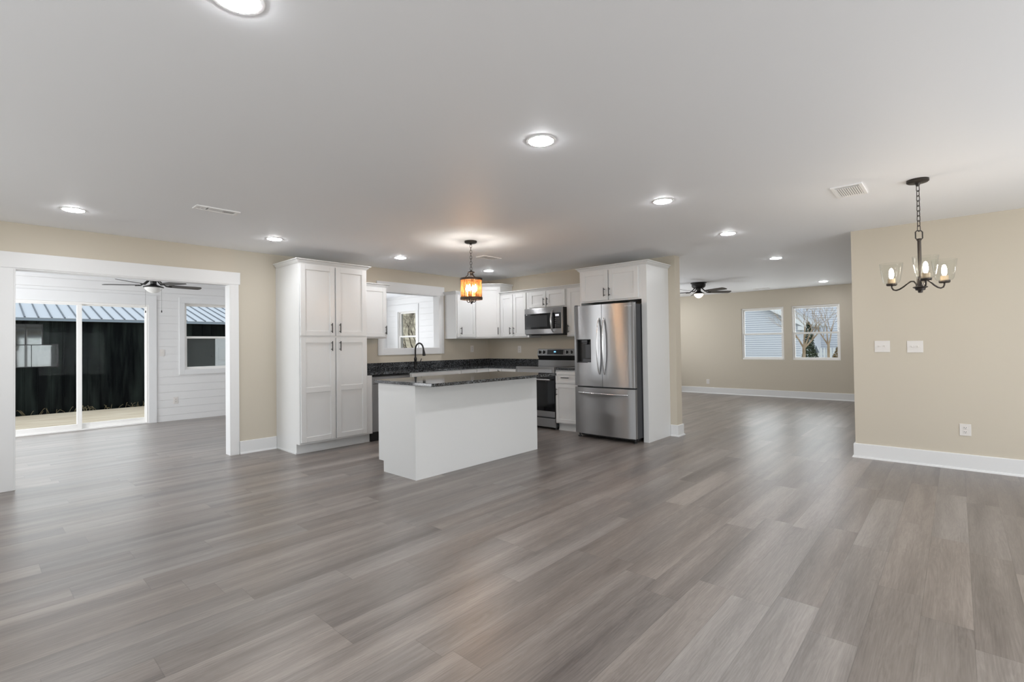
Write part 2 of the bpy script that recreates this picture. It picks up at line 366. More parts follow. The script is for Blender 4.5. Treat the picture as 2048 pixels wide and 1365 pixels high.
YA = 6.40        # kitchen wall with the sunroom opening and the pass-through
XB = 6.44        # kitchen wall behind the range and refrigerator
OP0, OP1, OPZ = 0.269, 2.086, 2.036
PV0, PV1, PVZ0, PVZ1 = 4.187, 5.276, 1.231, 2.11
def wall_y(y0, y1, x0, x1, holes):           # wall in an xz plane with rectangular holes (x0,x1,z0,z1), sorted
    m = MB(); x = x0
    for a, b, z0, z1 in holes:
        if a > x: m.box(x, a, y0, y1, 0, CEIL)
        if z0 > 0: m.box(a, b, y0, y1, 0, z0)
        if z1 < CEIL: m.box(a, b, y0, y1, z1, CEIL)
        x = b
    if x < x1: m.box(x, x1, y0, y1, 0, CEIL)
    return m
def wall_x(x0, x1, y0, y1, holes):
    m = MB(); y = y0
    for a, b, z0, z1 in holes:
        if a > y: m.box(x0, x1, y, a, 0, CEIL)
        if z0 > 0: m.box(x0, x1, a, b, 0, z0)
        if z1 < CEIL: m.box(x0, x1, a, b, z1, CEIL)
        y = b
    if y < y1: m.box(x0, x1, y, y1, 0, CEIL)
    return m
wall_y(YA, 6.515, -2.2, 12.38, [(OP0, OP1, 0, OPZ), (PV0, PV1, PVZ0, PVZ1), (8.1, 11.1, 0.1, 2.15)]).build('wall_left', M_CREAM, kind='structure')
wall_x(XB, 6.60, 2.821, YA, []).build('wall_kitchen', M_CREAM, kind='structure')
wall_x(6.475, 6.61, -3.4, 0.84, []).build('wall_right', M_CREAM, kind='structure')
WF = [(1.83, 2.738, .85, 2.055), (2.898, 3.803, .85, 2.055)]
wall_x(12.38, 12.52, -3.4, YA, WF).build('wall_far', M_CREAM, kind='structure')
wall_y(-3.52, -3.40, -2.2, 12.38, [(-1.8, .6, .25, 2.25), (1.6, 5.0, .02, 2.15)]).build('wall_rear', M_CREAM, kind='structure')
wall_x(-2.32, -2.2, -3.4, 10.35, [(-.8, 2.6, .02, 2.15), (3.4, 5.4, .35, 2.25), (7.0, 10.0, .25, 2.25)]).build('wall_side', M_CREAM, kind='structure')
wall_y(-.6, -.48, 6.61, 12.38, []).build('wall_living', M_CREAM, kind='structure')

# shiplap boards of the sunroom, each course a board with a reveal under it
def shiplap_y(name, y, x0, x1, holes):
    m = wall_y(y+.012, y+.14, x0, x1, holes)
    z = -.028; P_ = .1352
    while z < CEIL:
        a, b = max(z, 0), min(z+P_-.0025, CEIL)
        x = x0
        for h0, h1, z0, z1 in holes:
            lo, hi = max(a, z0), min(b, z1)
            if x < h0: m.box(x, h0, y, y+.012, a, b)
            if hi > lo:
                if a < z0: m.box(h0, h1, y, y+.012, a, z0)
                if b > z1: m.box(h0, h1, y, y+.012, z1, b)
            else: m.box(h0, h1, y, y+.012, a, b)
            x = h1
        m.box(x, x1, y, y+.012, a, b); z += P_
    return m.build(name, M_SHIP, kind='structure')
def shiplap_x(name, x, y0, y1, holes):
    m = wall_x(x+.012, x+.14, y0, y1, holes)
    z = -.028; P_ = .1352
    while z < CEIL:
        a, b = max(z, 0), min(z+P_-.0025, CEIL)
        y = y0
        for h0, h1, z0, z1 in holes:
            lo, hi = max(a, z0), min(b, z1)
            if y < h0: m.box(x, x+.012, y, h0, a, b)
            if hi > lo:
                if a < z0: m.box(x, x+.012, h0, h1, a, z0)
                if b > z1: m.box(x, x+.012, h0, h1, z1, b)
            else: m.box(x, x+.012, h0, h1, a, b)
            y = h1
        m.box(x, x+.012, y, y1, a, b); z += P_
    return m.build(name, M_SHIP, kind='structure')
YS, XS = 10.35, 6.90
D0, D1, DZ = .27, 2.08, 2.045                 # sliding door opening
SW = (2.615, 3.53, .90, 2.105)                # sunroom window beside it
SW2 = (4.1, 6.1, .65, 2.15)                   # further sunroom window, out of view
shiplap_y('wall_sunroom_rear', YS, -2.2, XS+.14, [(D0, D1, 0, DZ), SW, SW2])
SE = (9.19, 9.89, .90, 2.09)
shiplap_x('wall_sunroom_end', XS, 6.515, YS, [SE])
MB().box(-2.2, OP0-.27, 6.516, 6.53, 0, CEIL).box(OP1+.11, PV0-.1, 6.516, 6.53, 0, CEIL).box(PV1+.1, XS, 6.516, 6.53, 0, CEIL).build('wall_sunroom_front', M_SHIP, kind='structure')

# baseboards
BB = [(0, 0), (.030, 0), (.030, .006), (.024, .017), (.016, .020), (.016, .148), (.012, .153), (0, .153)]
def baseboard(name, path): MB().sweep(path, BB).build(name, M_TRIM, kind='structure', smooth=True)
baseboard('baseboard_left', [(OP1+.095, YA), (2.612, YA)])
baseboard('baseboard_left_near', [(-2.2, YA), (OP0-.255, YA)])
baseboard('baseboard_kitchen', [(XB, 2.910), (XB, 2.821), (6.60, 2.821), (6.60, YA)])
baseboard('baseboard_right', [(6.61, -.48), (6.61, .84), (6.475, .84), (6.475, -3.4)])
baseboard('baseboard_far', [(12.38, YA), (12.38, -.48)])
# casings
def casing(name, x0, x1, z0, z1, lw, rw, hz, ext, sill):
    t = struct(name)
    m = MB(); y0, y1 = YA-.018, YA
    m.box(x0-lw, x0, y0, y1, z0-(sill or 0), z1); m.box(x1, x1+rw, y0, y1, z0-(sill or 0), z1)
    if sill: m.box(x0, x1, y0, y1, z0-sill, z0)
    m.box(x0-lw-ext, x1+rw+ext, y0-.004, y1, z1, z1+hz)
    m.build('casing', M_TRIM, t, bevel=.002)
    j = MB(); e = .004
    j.box(x0-.001, x0+.012, YA-.016, 6.532, z0, z1).box(x1-.012, x1+.001, YA-.016, 6.532, z0, z1).box(x0+.012, x1-.012, YA-.016, 6.532, z1-.012, z1+.001)
    if sill: j.box(x0+.012, x1-.012, YA-.016, 6.532, z0-.001, z0+.012)
    j.build('jamb', M_TRIM, t, bevel=.002)
    b = MB(); y0, y1 = 6.531, 6.548
    b.box(x0-.09, x0, y0, y1, z0-(sill or 0), z1+.09); b.box(x1, x1+.09, y0, y1, z0-(sill or 0), z1+.09); b.box(x0, x1, y0, y1, z1, z1+.09)
    if sill: b.box(x0, x1, y0, y1, z0-sill, z0)
    b.build('rear_casing', M_TRIM, t, bevel=.002)
casing('trim_1', OP0, OP1, 0, OPZ, .25, .090, .145, .016, 0)
casing('trim_2', PV0, PV1, PVZ0, PVZ1, .092, .092, .145, .013, .092)
# sunroom casings
t = struct('trim_3'); m = MB()
m.box(D1+.0, D1+.115, YS-.018, YS, 0, DZ+.01).box(D0-.115, D0, YS-.018, YS, 0, DZ+.01).box(D0-.115, D1+.115, YS-.02, YS, DZ+.0, 2.213)
m.build('casing', M_TRIM, t, bevel=.002)
t = struct('trim_4'); m = MB()
m.box(SW[0]-.085, SW[0], YS-.018, YS, SW[2]-.09, SW[3]).box(SW[1], SW[1]+.085, YS-.018, YS, SW[2]-.09, SW[3]).box(SW[0], SW[1], YS-.018, YS, SW[2]-.09, SW[2]).box(SW[0]-.085, SW[1]+.085, YS-.02, YS, SW[3], SW[3]+.10)
m.build('casing', M_TRIM, t, bevel=.002)
t = struct('trim_5'); m = MB()
m.box(XS-.018, XS, SE[0]-.09, SE[0], SE[2]-.09, SE[3]).box(XS-.018, XS, SE[1], SE[1]+.09, SE[2]-.09, SE[3]).box(XS-.018, XS, SE[0], SE[1], SE[2]-.09, SE[2]).box(XS-.02, XS, SE[0]-.10, SE[1]+.10, SE[3], SE[3]+.16)
m.build('casing', M_TRIM, t, bevel=.002)

# double-hung windows
def sash_window(name, F, u0, u1, z0, z1, mid, screen=False, d_in=-.02, fr=.034, sw=.034):
    t = struct(name, F.p((u0+u1)/2, 0, z0)); m = MB()
    a, b = d_in-.08, d_in
    m.fbox(F, u0, u0+fr, a, b, z0, z1).fbox(F, u1-fr, u1, a, b, z0, z1).fbox(F, u0+fr, u1-fr, a, b, z1-fr, z1).fbox(F, u0+fr, u1-fr, a, b+.008, z0, z0+fr)
    m.build('window_frame', M_VINYL, t, bevel=.002)
    def sash(nm, d0, d1, za, zb):
        s = MB(); A, B = u0+fr, u1-fr
        s.fbox(F, A, A+sw, d0, d1, za, zb).fbox(F, B-sw, B, d0, d1, za, zb).fbox(F, A+sw, B-sw, d0, d1, za, za+sw).fbox(F, A+sw, B-sw, d0, d1, zb-sw, zb)
        so = s.build(nm, M_VINYL, t, bevel=.0015)
        dm = (d0+d1)/2; MB().fbox(F, A+sw, B-sw, dm-.002, dm+.002, za+sw, zb-sw).build('pane', M_PANE, so)
    sash('upper_sash', a+.012, a+.036, mid-.02, z1-fr)
    sash('lower_sash', a+.040, a+.064, z0+fr, mid+.02)
    if screen: MB().fbox(F, u0+fr, u1-fr, a+.002, a+.004, z0+fr, mid-.02).build('insect_screen', M_SCREEN, t)
    return t
F_far = FR((12.38, 0), (0, 1), (-1, 0))
sash_window('window_1', F_far, WF[1][0], WF[1][1], .85, 2.055, 1.445, fr=.028, sw=.03)
sash_window('window_2', F_far, WF[0][0], WF[0][1], .85, 2.055, 1.445, fr=.028, sw=.03)
F_sr = FR((0, YS), (1, 0), (0, -1))
sash_window('window_3', F_sr, SW[0], SW[1], SW[2], SW[3], 1.485, screen=True, d_in=-.015, fr=.012, sw=.036)
sash_window('window_4', FR((XS, 0), (0, 1), (-1, 0)), SE[0], SE[1], SE[2], SE[3], 1.50, d_in=-.01, fr=.015, sw=.03)
sash_window('window_5', F_sr, SW2[0], SW2[1], SW2[2], SW2[3], 1.40)
F_rear = FR((0, -3.40), (1, 0), (0, 1))
sash_window('window_6', F_rear, -1.8, .6, .25, 2.25, 1.25)  # rear and side windows are unseen, added to carry fill light
F_side = FR((-2.2, 0), (0, 1), (1, 0))
sash_window('window_7', F_side, 7.0, 10.0, .25, 2.25, 1.25)
sash_window('window_8', F_side, 3.4, 5.4, .35, 2.25, 1.3)
# sliding patio doors
def slider(name, F, u0, u1, z1, split):
    t = struct(name, F.p((u0+u1)/2, 0, 0)); m = MB(); fr = .03
    m.fbox(F, u0, u0+fr, -.11, .006, 0, z1).fbox(F, u1-fr, u1, -.11, .006, 0, z1).fbox(F, u0+fr, u1-fr, -.11, .006, z1-fr, z1).fbox(F, u0+fr, u1-fr, -.11, .006, 0, .022)
    m.build('door_frame', M_VINYL, t, bevel=.002)
    def panel(a, b, d, sr):
        s = MB(); w = .055; wb = .08; zt = z1-fr
        wl = sr if a > u0+.2 else w; wr = sr if b < u1-.2 else .012
        s.fbox(F, a, a+wl, d-.03, d, .022, zt).fbox(F, b-wr, b, d-.03, d, .022, zt).fbox(F, a+wl, b-wr, d-.03, d, .022, .022+wb).fbox(F, a+wl, b-wr, d-.03, d, zt-.02, zt)
        so = s.build('door_panel', M_VINYL, t, bevel=.002)
        MB().fbox(F, a+wl, b-wr, d-.017, d-.013, .022+wb, zt-.02).build('pane', M_PANE, so)
        return so
    p1 = panel(u0+fr, split+.03, -.005, .06); panel(split-.03, u1-fr, -.055, .06)
    return t
slider('door_1', F_sr, D0, D1, DZ, 1.177)
slider('door_2', F_rear, 1.6, 5.0, 2.15, 3.3)  # this and the following patio doors are unseen, added for light
slider('door_3', F_side, -.8, 2.6, 2.15, .9)
slider('door_4', FR((0, YA), (1, 0), (0, -1)), 8.1, 11.1, 2.15, 9.6)

# ------------------------------------------------------------------ cabinet parts
def pull(F, parent, d, u, z0, z1):             # vertical black bar pull
    m = MB(); m.cyl(F.p(u, d+.032, z0), F.p(u, d+.032, z1), .0058, n=10)
    e = (z1-z0)*.17
    for z in (z0+e, z1-e): m.cyl(F.p(u, d-.001, z), F.p(u, d+.032, z), .0048, n=8)
    return m.build('handle', M_BLACK, parent, smooth=True, label='black bar handle')
def pull_h(F, parent, d, z, u0, u1):
    m = MB(); m.cyl(F.p(u0, d+.032, z), F.p(u1, d+.032, z), .0058, n=10)
    e = (u1-u0)*.17
    for u in (u0+e, u1-e): m.cyl(F.p(u, d-.001, z), F.p(u, d+.032, z), .0048, n=8)
    return m.build('handle', M_BLACK, parent, smooth=True, label='black bar handle')
def shaker(name, F, parent, u0, u1, z0, z1, st=.060, mids=(), d=.001, handle=None):
    m = MB(); a, b = d, d+.020
    m.fbox(F, u0+.01, u1-.01, a, a+.0105, z0+.01, z1-.01)
    m.fbox(F, u0, u0+st, a, b, z0, z1).fbox(F, u1-st, u1, a, b, z0, z1)
    m.fbox(F, u0+st, u1-st, a, b, z0, z0+st).fbox(F, u0+st, u1-st, a, b, z1-st, z1)
    for za, zb in mids: m.fbox(F, u0+st, u1-st, a, b, za, zb)
    o = m.build(name, M_CAB, parent, bevel=.0016)
    if handle:
        if handle[0] == 'v': pull(F, o, b, *handle[1:])
        else: pull_h(F, o, b, *handle[1:])
    return o
CR = [(0, 0), (.006, 0), (.010, .010), (.022, .018), (.030, .034), (.042, .038), (.046, .042), (.046, .050), (0, .050)]
def crown(path, z, parent): MB().sweep(path, [(d, z+q) for d, q in CR]).build('crown_molding', M_CAB, parent, smooth=True)

# tall pantry
P0, P1, PY = 2.616, 3.520, 5.752
t = thing('pantry_cabinet', 'tall white four-door pantry cabinet beside the sunroom opening', 'cabinet', ((P0+P1)/2, 6.07, 0)); F = FA(PY)
MB().box(P0, P1, PY, YA-.001, .118, 2.290).build('cabinet_body', M_CAB, t, bevel=.0015)
MB().box(P0, P1, PY+.085, YA-.001, 0, .119).box(P0-.011, P0, PY+.085, YA-.02, 0, .016).box(P0-.011, P1, PY+.074, PY+.085, 0, .016).build('toe_kick', M_CAB, t, bevel=.001)
MB().fbox(F, P1, 3.598, -.30, -.012, .118, .888).fbox(F, P1, 3.598, -.30, -.085, 0, .118).build('filler_panel', M_CAB, t)
crown([(P0, YA-.03), (P0, PY), (P1, PY), (P1, YA-.03)], 2.278, t)
shaker('door', F, t, 2.630, 3.060, 1.409, 2.264, handle=('v', 3.012, 1.446, 1.567))
shaker('door', F, t, 3.078, 3.500, 1.409, 2.264, handle=('v', 3.122, 1.446, 1.567))
shaker('door', F, t, 2.630, 3.060, .140, 1.385, mids=[(.727, .790)], handle=('v', 3.012, 1.223, 1.344))
shaker('door', F, t, 3.078, 3.500, .140, 1.385, mids=[(.727, .790)], handle=('v', 3.122, 1.223, 1.344))

WZ0, WZ1 = 1.386, 2.130
def wall_cab(label, F, u0, u1, z0, z1, doors, depth=.292, crown_path=None, crown_z=None, name='wall_cabinet'):
    t = thing(name, label, 'cabinet', F.p((u0+u1)/2, -depth/2, z0))
    MB().fbox(F, u0, u1, -depth, 0, z0, z1).build('cabinet_body', M_CAB, t, bevel=.0015)
    for (a, b, za, zb, h) in doors: shaker('door', F, t, a, b, za, zb, handle=h)
    if crown_path: crown(crown_path, crown_z if crown_z else z1-.012, t)
    return t
WY = 6.106
wall_cab('white wall cabinet between the pantry and the pass-through window', FA(WY), 3.522, 4.060, WZ0, WZ1,
         [(3.535, 4.048, WZ0+.022, WZ1-.016, ('v', 4.026, 1.443, 1.569))], crown_path=[(3.522, WY), (4.060, WY), (4.060, YA-.02)])
wall_cab('narrow white wall cabinet right of the pass-through window, behind the hanging lantern', FA(WY), 5.396, 5.831, WZ0, WZ1,
         [(5.412, 5.822, WZ0+.022, WZ1-.016, ('v', 5.476, 1.452, 1.573))], crown_path=[(5.396, YA-.02), (5.396, WY), (5.831, WY)])
# diagonal corner cabinet
t = thing('corner_cabinet', 'taller white diagonal wall cabinet in the kitchen corner', 'cabinet', (6.15, 6.1, WZ0))
MB().prism([(6.437, 6.397), (5.832, 6.397), (5.832, 6.106), (6.130, 5.790), (6.437, 5.790)], WZ0, 2.285).build('cabinet_body', M_CAB, t, bevel=.0015)
dv = Vector((.298, -.316)); L_ = dv.length; dv.normalize()
F = FR((5.832, 6.106), dv, (dv.y, -dv.x))
shaker('door', F, t, .012, L_-.012, WZ0+.022, 2.262, st=.052, handle=('v', L_-.046, 1.450, 1.572))
crown([(5.832, YA-.02), (5.832, 6.106), (6.130, 5.790), (6.42, 5.790)], 2.274, t)
FB = FBx(6.130)
wall_cab('white two-door wall cabinet between the corner cabinet and the microwave', FB, 5.156, 5.789, WZ0, WZ1,
         [(5.496, 5.775, WZ0+.022, WZ1-.016, ('v', 5.540, 1.444, 1.566)), (5.205, 5.484, WZ0+.022, WZ1-.016, ('v', 5.462, 1.444, 1.566))],
         depth=.308, crown_path=[(6.130, 5.789), (6.130, 5.156)])
wall_cab('short white two-door cabinet directly above the microwave', FB, 4.402, 5.154, 1.842, WZ1,
         [(4.790, 5.128, 1.862, WZ1-.016, ('v', 4.818, 1.885, 2.005)), (4.420, 4.778, 1.862, WZ1-.016, ('v', 4.750, 1.885, 2.005))],
         depth=.308, crown_path=[(6.130, 5.154), (6.130, 4.402)])
wall_cab('narrow white wall cabinet between the microwave and the refrigerator', FB, 3.932, 4.400, WZ0, WZ1,
         [(3.945, 4.372, WZ0+.018, WZ1-.016, ('v', 4.350, 1.442, 1.563))], depth=.308, crown_path=[(6.130, 4.400), (6.130, 3.932)])
# refrigerator surround
FX = 5.80
t = thing('refrigerator_cabinet', 'white cabinet surround with two doors over the refrigerator and a full-height side panel', 'cabinet', (6.1, 3.4, 0)); F = FBx(FX)
MB().fbox(F, 2.988, 3.930, -.638, 0, 1.838, 2.290).build('cabinet_body', M_CAB, t, bevel=.0015)
MB().fbox(F, 2.914, 2.988, -.638, 0, 0, 2.290).build('side_panel', M_CAB, t, bevel=.0015)
MB().fbox(F, 3.912, 3.930, -.638, 0, 0, 1.838).build('side_panel', M_CAB, t, bevel=.0015)
crown([(XB-.01, 3.930), (FX, 3.930), (FX, 2.914), (XB-.01, 2.914)], 2.278, t)
shaker('door', F, t, 3.470, 3.888, 1.858, 2.262, handle=('v', 3.516, 1.905, 2.022))
shaker('door', F, t, 3.024, 3.452, 1.858, 2.262, handle=('v', 3.438, 1.905, 2.022))

# base cabinets
BY, BX, CT0, CT1 = 5.790, 5.825, .892, .922
def base_cab(label, F, u0, u1, fronts, depth=.60, ends=0.0):
    t = thing('base_cabinet', label, 'cabinet', F.p((u0+u1)/2, -depth/2, 0))
    MB().fbox(F, u0, u1, -depth, 0, .108, CT0-.001).build('cabinet_body', M_CAB, t, bevel=.0015)
    MB().fbox(F, u0, u1, -depth, -.07, 0, .109).fbox(F, u0, u1, -.071, -.059, 0, .015).build('toe_kick', M_CAB, t)
    for nm, a, b, za, zb, h in fronts: shaker(nm, F, t, a, b, za, zb, st=.05 if nm == 'door' else .038, handle=h)
    return t
FAb = FA(BY); FBb = FBx(BX)
SB = base_cab('white sink base cabinet under the window, right of the dishwasher', FAb, 4.232, 5.188, [('false_front', 4.25, 5.172, .735, .878, None), ('door', 4.25, 4.705, .13, .722, ('v', 4.66, .56, .685)), ('door', 4.717, 5.172, .13, .722, ('v', 4.762, .56, .685))])
old = [c for c in SB.children if c.name.startswith('cabinet_body')][0]; bpy.data.objects.remove(old)
MB().fbox(FAb, 4.232, 5.188, -.60, 0, .108, .68).fbox(FAb, 4.232, 5.188, -.018, 0, .68, CT0-.001).fbox(FAb, 4.232, 4.250, -.60, -.018, .68, CT0-.001).fbox(FAb, 5.170, 5.188, -.60, -.018, .68, CT0-.001).build('cabinet_body', M_CAB, SB)
base_cab('narrow white base cabinet between the sink base and the corner base', FAb, 5.190, 5.528, [('drawer', 5.204, 5.516, .735, .878, ('h', .805, 5.30, 5.42)), ('door', 5.204, 5.516, .13, .722, ('v', 5.25, .56, .685))])
base_cab('narrow white base cabinet left of the range', FBb, 5.156, 5.478, [('drawer', 5.170, 5.466, .735, .878, ('h', .805, 5.26, 5.38)), ('door', 5.170, 5.466, .13, .722, ('v', 5.21, .56, .685))])
t = thing('corner_base_cabinet', 'white corner base cabinet with two doors meeting at the inside corner', 'cabinet', (6.1, 6.0, 0))
MB().prism([(5.530, BY), (BX, BY), (BX, 5.480), (6.43, 5.480), (6.43, 6.39), (5.530, 6.39)], .108, CT0-.001).build('cabinet_body', M_CAB, t)
MB().prism([(5.530, BY+.07), (BX+.07, BY+.07), (BX+.07, 5.480), (6.43, 5.480), (6.43, 6.39), (5.530, 6.39)], 0, .109).build('toe_kick', M_CAB, t)
shaker('door', FAb, t, 5.542, BX-.024, .13, .878, st=.05)
shaker('door', FBb, t, 5.492, BY-.024, .13, .878, st=.05, handle=('v', 5.528, .745, .868))
base_cab('white base cabinet with one drawer and one door, between range and refrigerator', FBb, 3.934, 4.398,
         [('drawer', 3.946, 4.386, .700, .862, ('h', .782, 4.136, 4.268)), ('door', 3.946, 4.386, .125, .683, ('v', 4.362, .517, .627))])

# countertops
t = thing('countertop', 'long L-shaped speckled black granite countertop along the sink wall', 'countertop', (5.0, 6.08, CT0))
SX0, SX1, SY0, SY1 = 4.33, 5.09, 5.845, 6.215
yF, xF = 5.762, 5.797
MB().prism([(3.600, yF), (SX0, yF), (SX0, YA-.001), (3.600, YA-.001)], CT0, CT1).box(SX0, SX1, yF, SY0, CT0, CT1).box(SX0, SX1, SY1, YA-.001, CT0, CT1).prism([(SX1, yF), (xF, yF), (xF, YA-.001), (SX1, YA-.001)], CT0, CT1).prism([(xF, 5.154), (XB-.001, 5.154), (XB-.001, YA-.001), (xF, YA-.001)], CT0, CT1).box(3.524, 3.600, yF+.003, YA-.001, CT0, CT1).build('slab', M_GRANITE, t)
MB().box(3.524, XB-.001, YA-.021, YA-.001, CT1, 1.026).box(XB-.021, XB-.001, 5.154, YA-.021, CT1, 1.026).build('backsplash', M_GRANITE, t, bevel=.002)
t = thing('countertop', 'short black granite countertop between the range and the refrigerator', 'countertop', (6.1, 4.16, CT0))
MB().box(xF-.01, XB-.001, 3.934, 4.398, CT0, CT1).build('slab', M_GRANITE, t, bevel=.003)
MB().box(XB-.021, XB-.001, 3.934, 4.398, CT1, 1.026).build('backsplash', M_GRANITE, t, bevel=.002)
# sink and faucet
t = thing('kitchen_sink', 'stainless steel sink set into the granite under the window', 'sink', (4.71, 6.03, .70))
m = MB(); g = .012
m.box(SX0-g, SX1+g, SY0-g, SY1+g, .70, .712).box(SX0-g, SX0, SY0-g, SY1+g, .71, CT0-.0005).box(SX1, SX1+g, SY0-g, SY1+g, .71, CT0-.0005).box(SX0, SX1, SY0-g, SY0, .71, CT0-.0005).box(SX0, SX1, SY1, SY1+g, .71, CT0-.0005)
m.build('basin', M_STEEL_H, t)
MB().lathe([(.002, .712), (.045, .712), (.045, .716), (.03, .714), (.002, .714)], 4.71, 6.03, 24).build('drain', M_CHROME, t)
t = thing('faucet', 'black gooseneck kitchen faucet with pull-down spray head', 'faucet', (4.71, 6.30, CT1)); z0 = CT1
MB().lathe([(.001, z0), (.027, z0), (.027, z0+.008), (.022, z0+.014), (.020, z0+.13), (.023, z0+.135), (.021, z0+.16), (.015, z0+.175), (.001, z0+.175)], 4.71, 6.30, 20).build('faucet_base', M_BLACK, t, smooth=True)
pts = [(4.71, 6.30, z0+.17), (4.71, 6.30, z0+.29)]
for i in range(1, 13):
    a = math.pi*i/13*1.06; pts.append((4.71, 6.30-.102+.102*math.cos(a), z0+.29+.102*math.sin(a)))
MB().tube(pts, .0125, 12).build('spout', M_BLACK, t, smooth=True)
e = Vector(pts[-1]); MB().tube([e, e+Vector((0, -.008, -.04)), e+Vector((0, -.014, -.085)), e+Vector((0, -.016, -.10))], [.014, .019, .025, .021], 14).build('spray_head', M_BLACK, t, smooth=True)
MB().tube([(4.73, 6.30, z0+.06), (4.765, 6.292, z0+.075), (4.79, 6.285, z0+.10), (4.815, 6.28, z0+.15)], [.012, .010, .008, .0065], 10).build('lever', M_BLACK, t, smooth=True)

# dishwasher
t = thing('dishwasher', 'stainless steel dishwasher under the granite counter beside the pantry', 'dishwasher', (3.92, 6.08, 0)); F = FA(5.778)
MB().fbox(F, 3.606, 4.228, -.58, -.03, .10, .880).build('body', M_BLACKPL, t)
MB().fbox(F, 3.612, 4.222, -.03, 0, .128, .862).build('door', M_STEEL, t, bevel=.004)
MB().fbox(F, 3.66, 3.80, -.001, .0012, .815, .827).build('vent_slot', M_SLOT, t)
MB().fbox(F, 3.62, 4.21, .001, .0022, .768, .773).build('door_crease', M_DARKSIDE, t)
MB().fbox(F, 3.606, 4.228, -.56, -.045, 0, .115).build('toe_kick', M_BLACKPL, t)

# ------------------------------------------------------------------ island
I0, I1, J0, J1 = 2.830, 4.627, 3.796, 4.416
t = thing('kitchen_island', 'plain white kitchen island base in the middle of the kitchen floor', 'island', ((I0+I1)/2, (J0+J1)/2, 0))
MB().box(I0, I1, J0, J1, .109, .896).build('cabinet_body', M_CAB, t, bevel=.0015)
MB().box(I0, I1, J0, J1-.085, 0, .110).build('toe_kick', M_CAB, t)
MB().box(I0-.006, I1+.006, J0-.006, J0, 0, .896).build('back_panel', M_CAB, t, bevel=.0012)
FI = FR((0, J1), (-1, 0), (0, 1))
for k in range(3):
    a = -I1+.012+k*.594; shaker('door', FI, t, a, a+.585, .13, .72, handle=('v', a+.55, .56, .68)); shaker('drawer', FI, t, a, a+.585, .735, .88, st=.04, handle=('h', .81, a+.23, a+.355))
m = MB(); cx0, cx1, cy0, cy1, r = 2.800, 4.652, 3.490, 4.458, .022
poly = []
for (cx, cy, a0) in ((cx0+r, cy0+r, 180), (cx1-r, cy0+r, 270), (cx1-r, cy1-r, 0), (cx0+r, cy1-r, 90)):
    for k in range(5): a = math.radians(a0+k*22.5); poly.append((cx+r*math.cos(a), cy+r*math.sin(a)))
ob = m.prism(poly, .897, .927).build('countertop', M_GRANITE, None, bevel=.003, label='polished dark granite slab overhanging the white island', category='countertop')

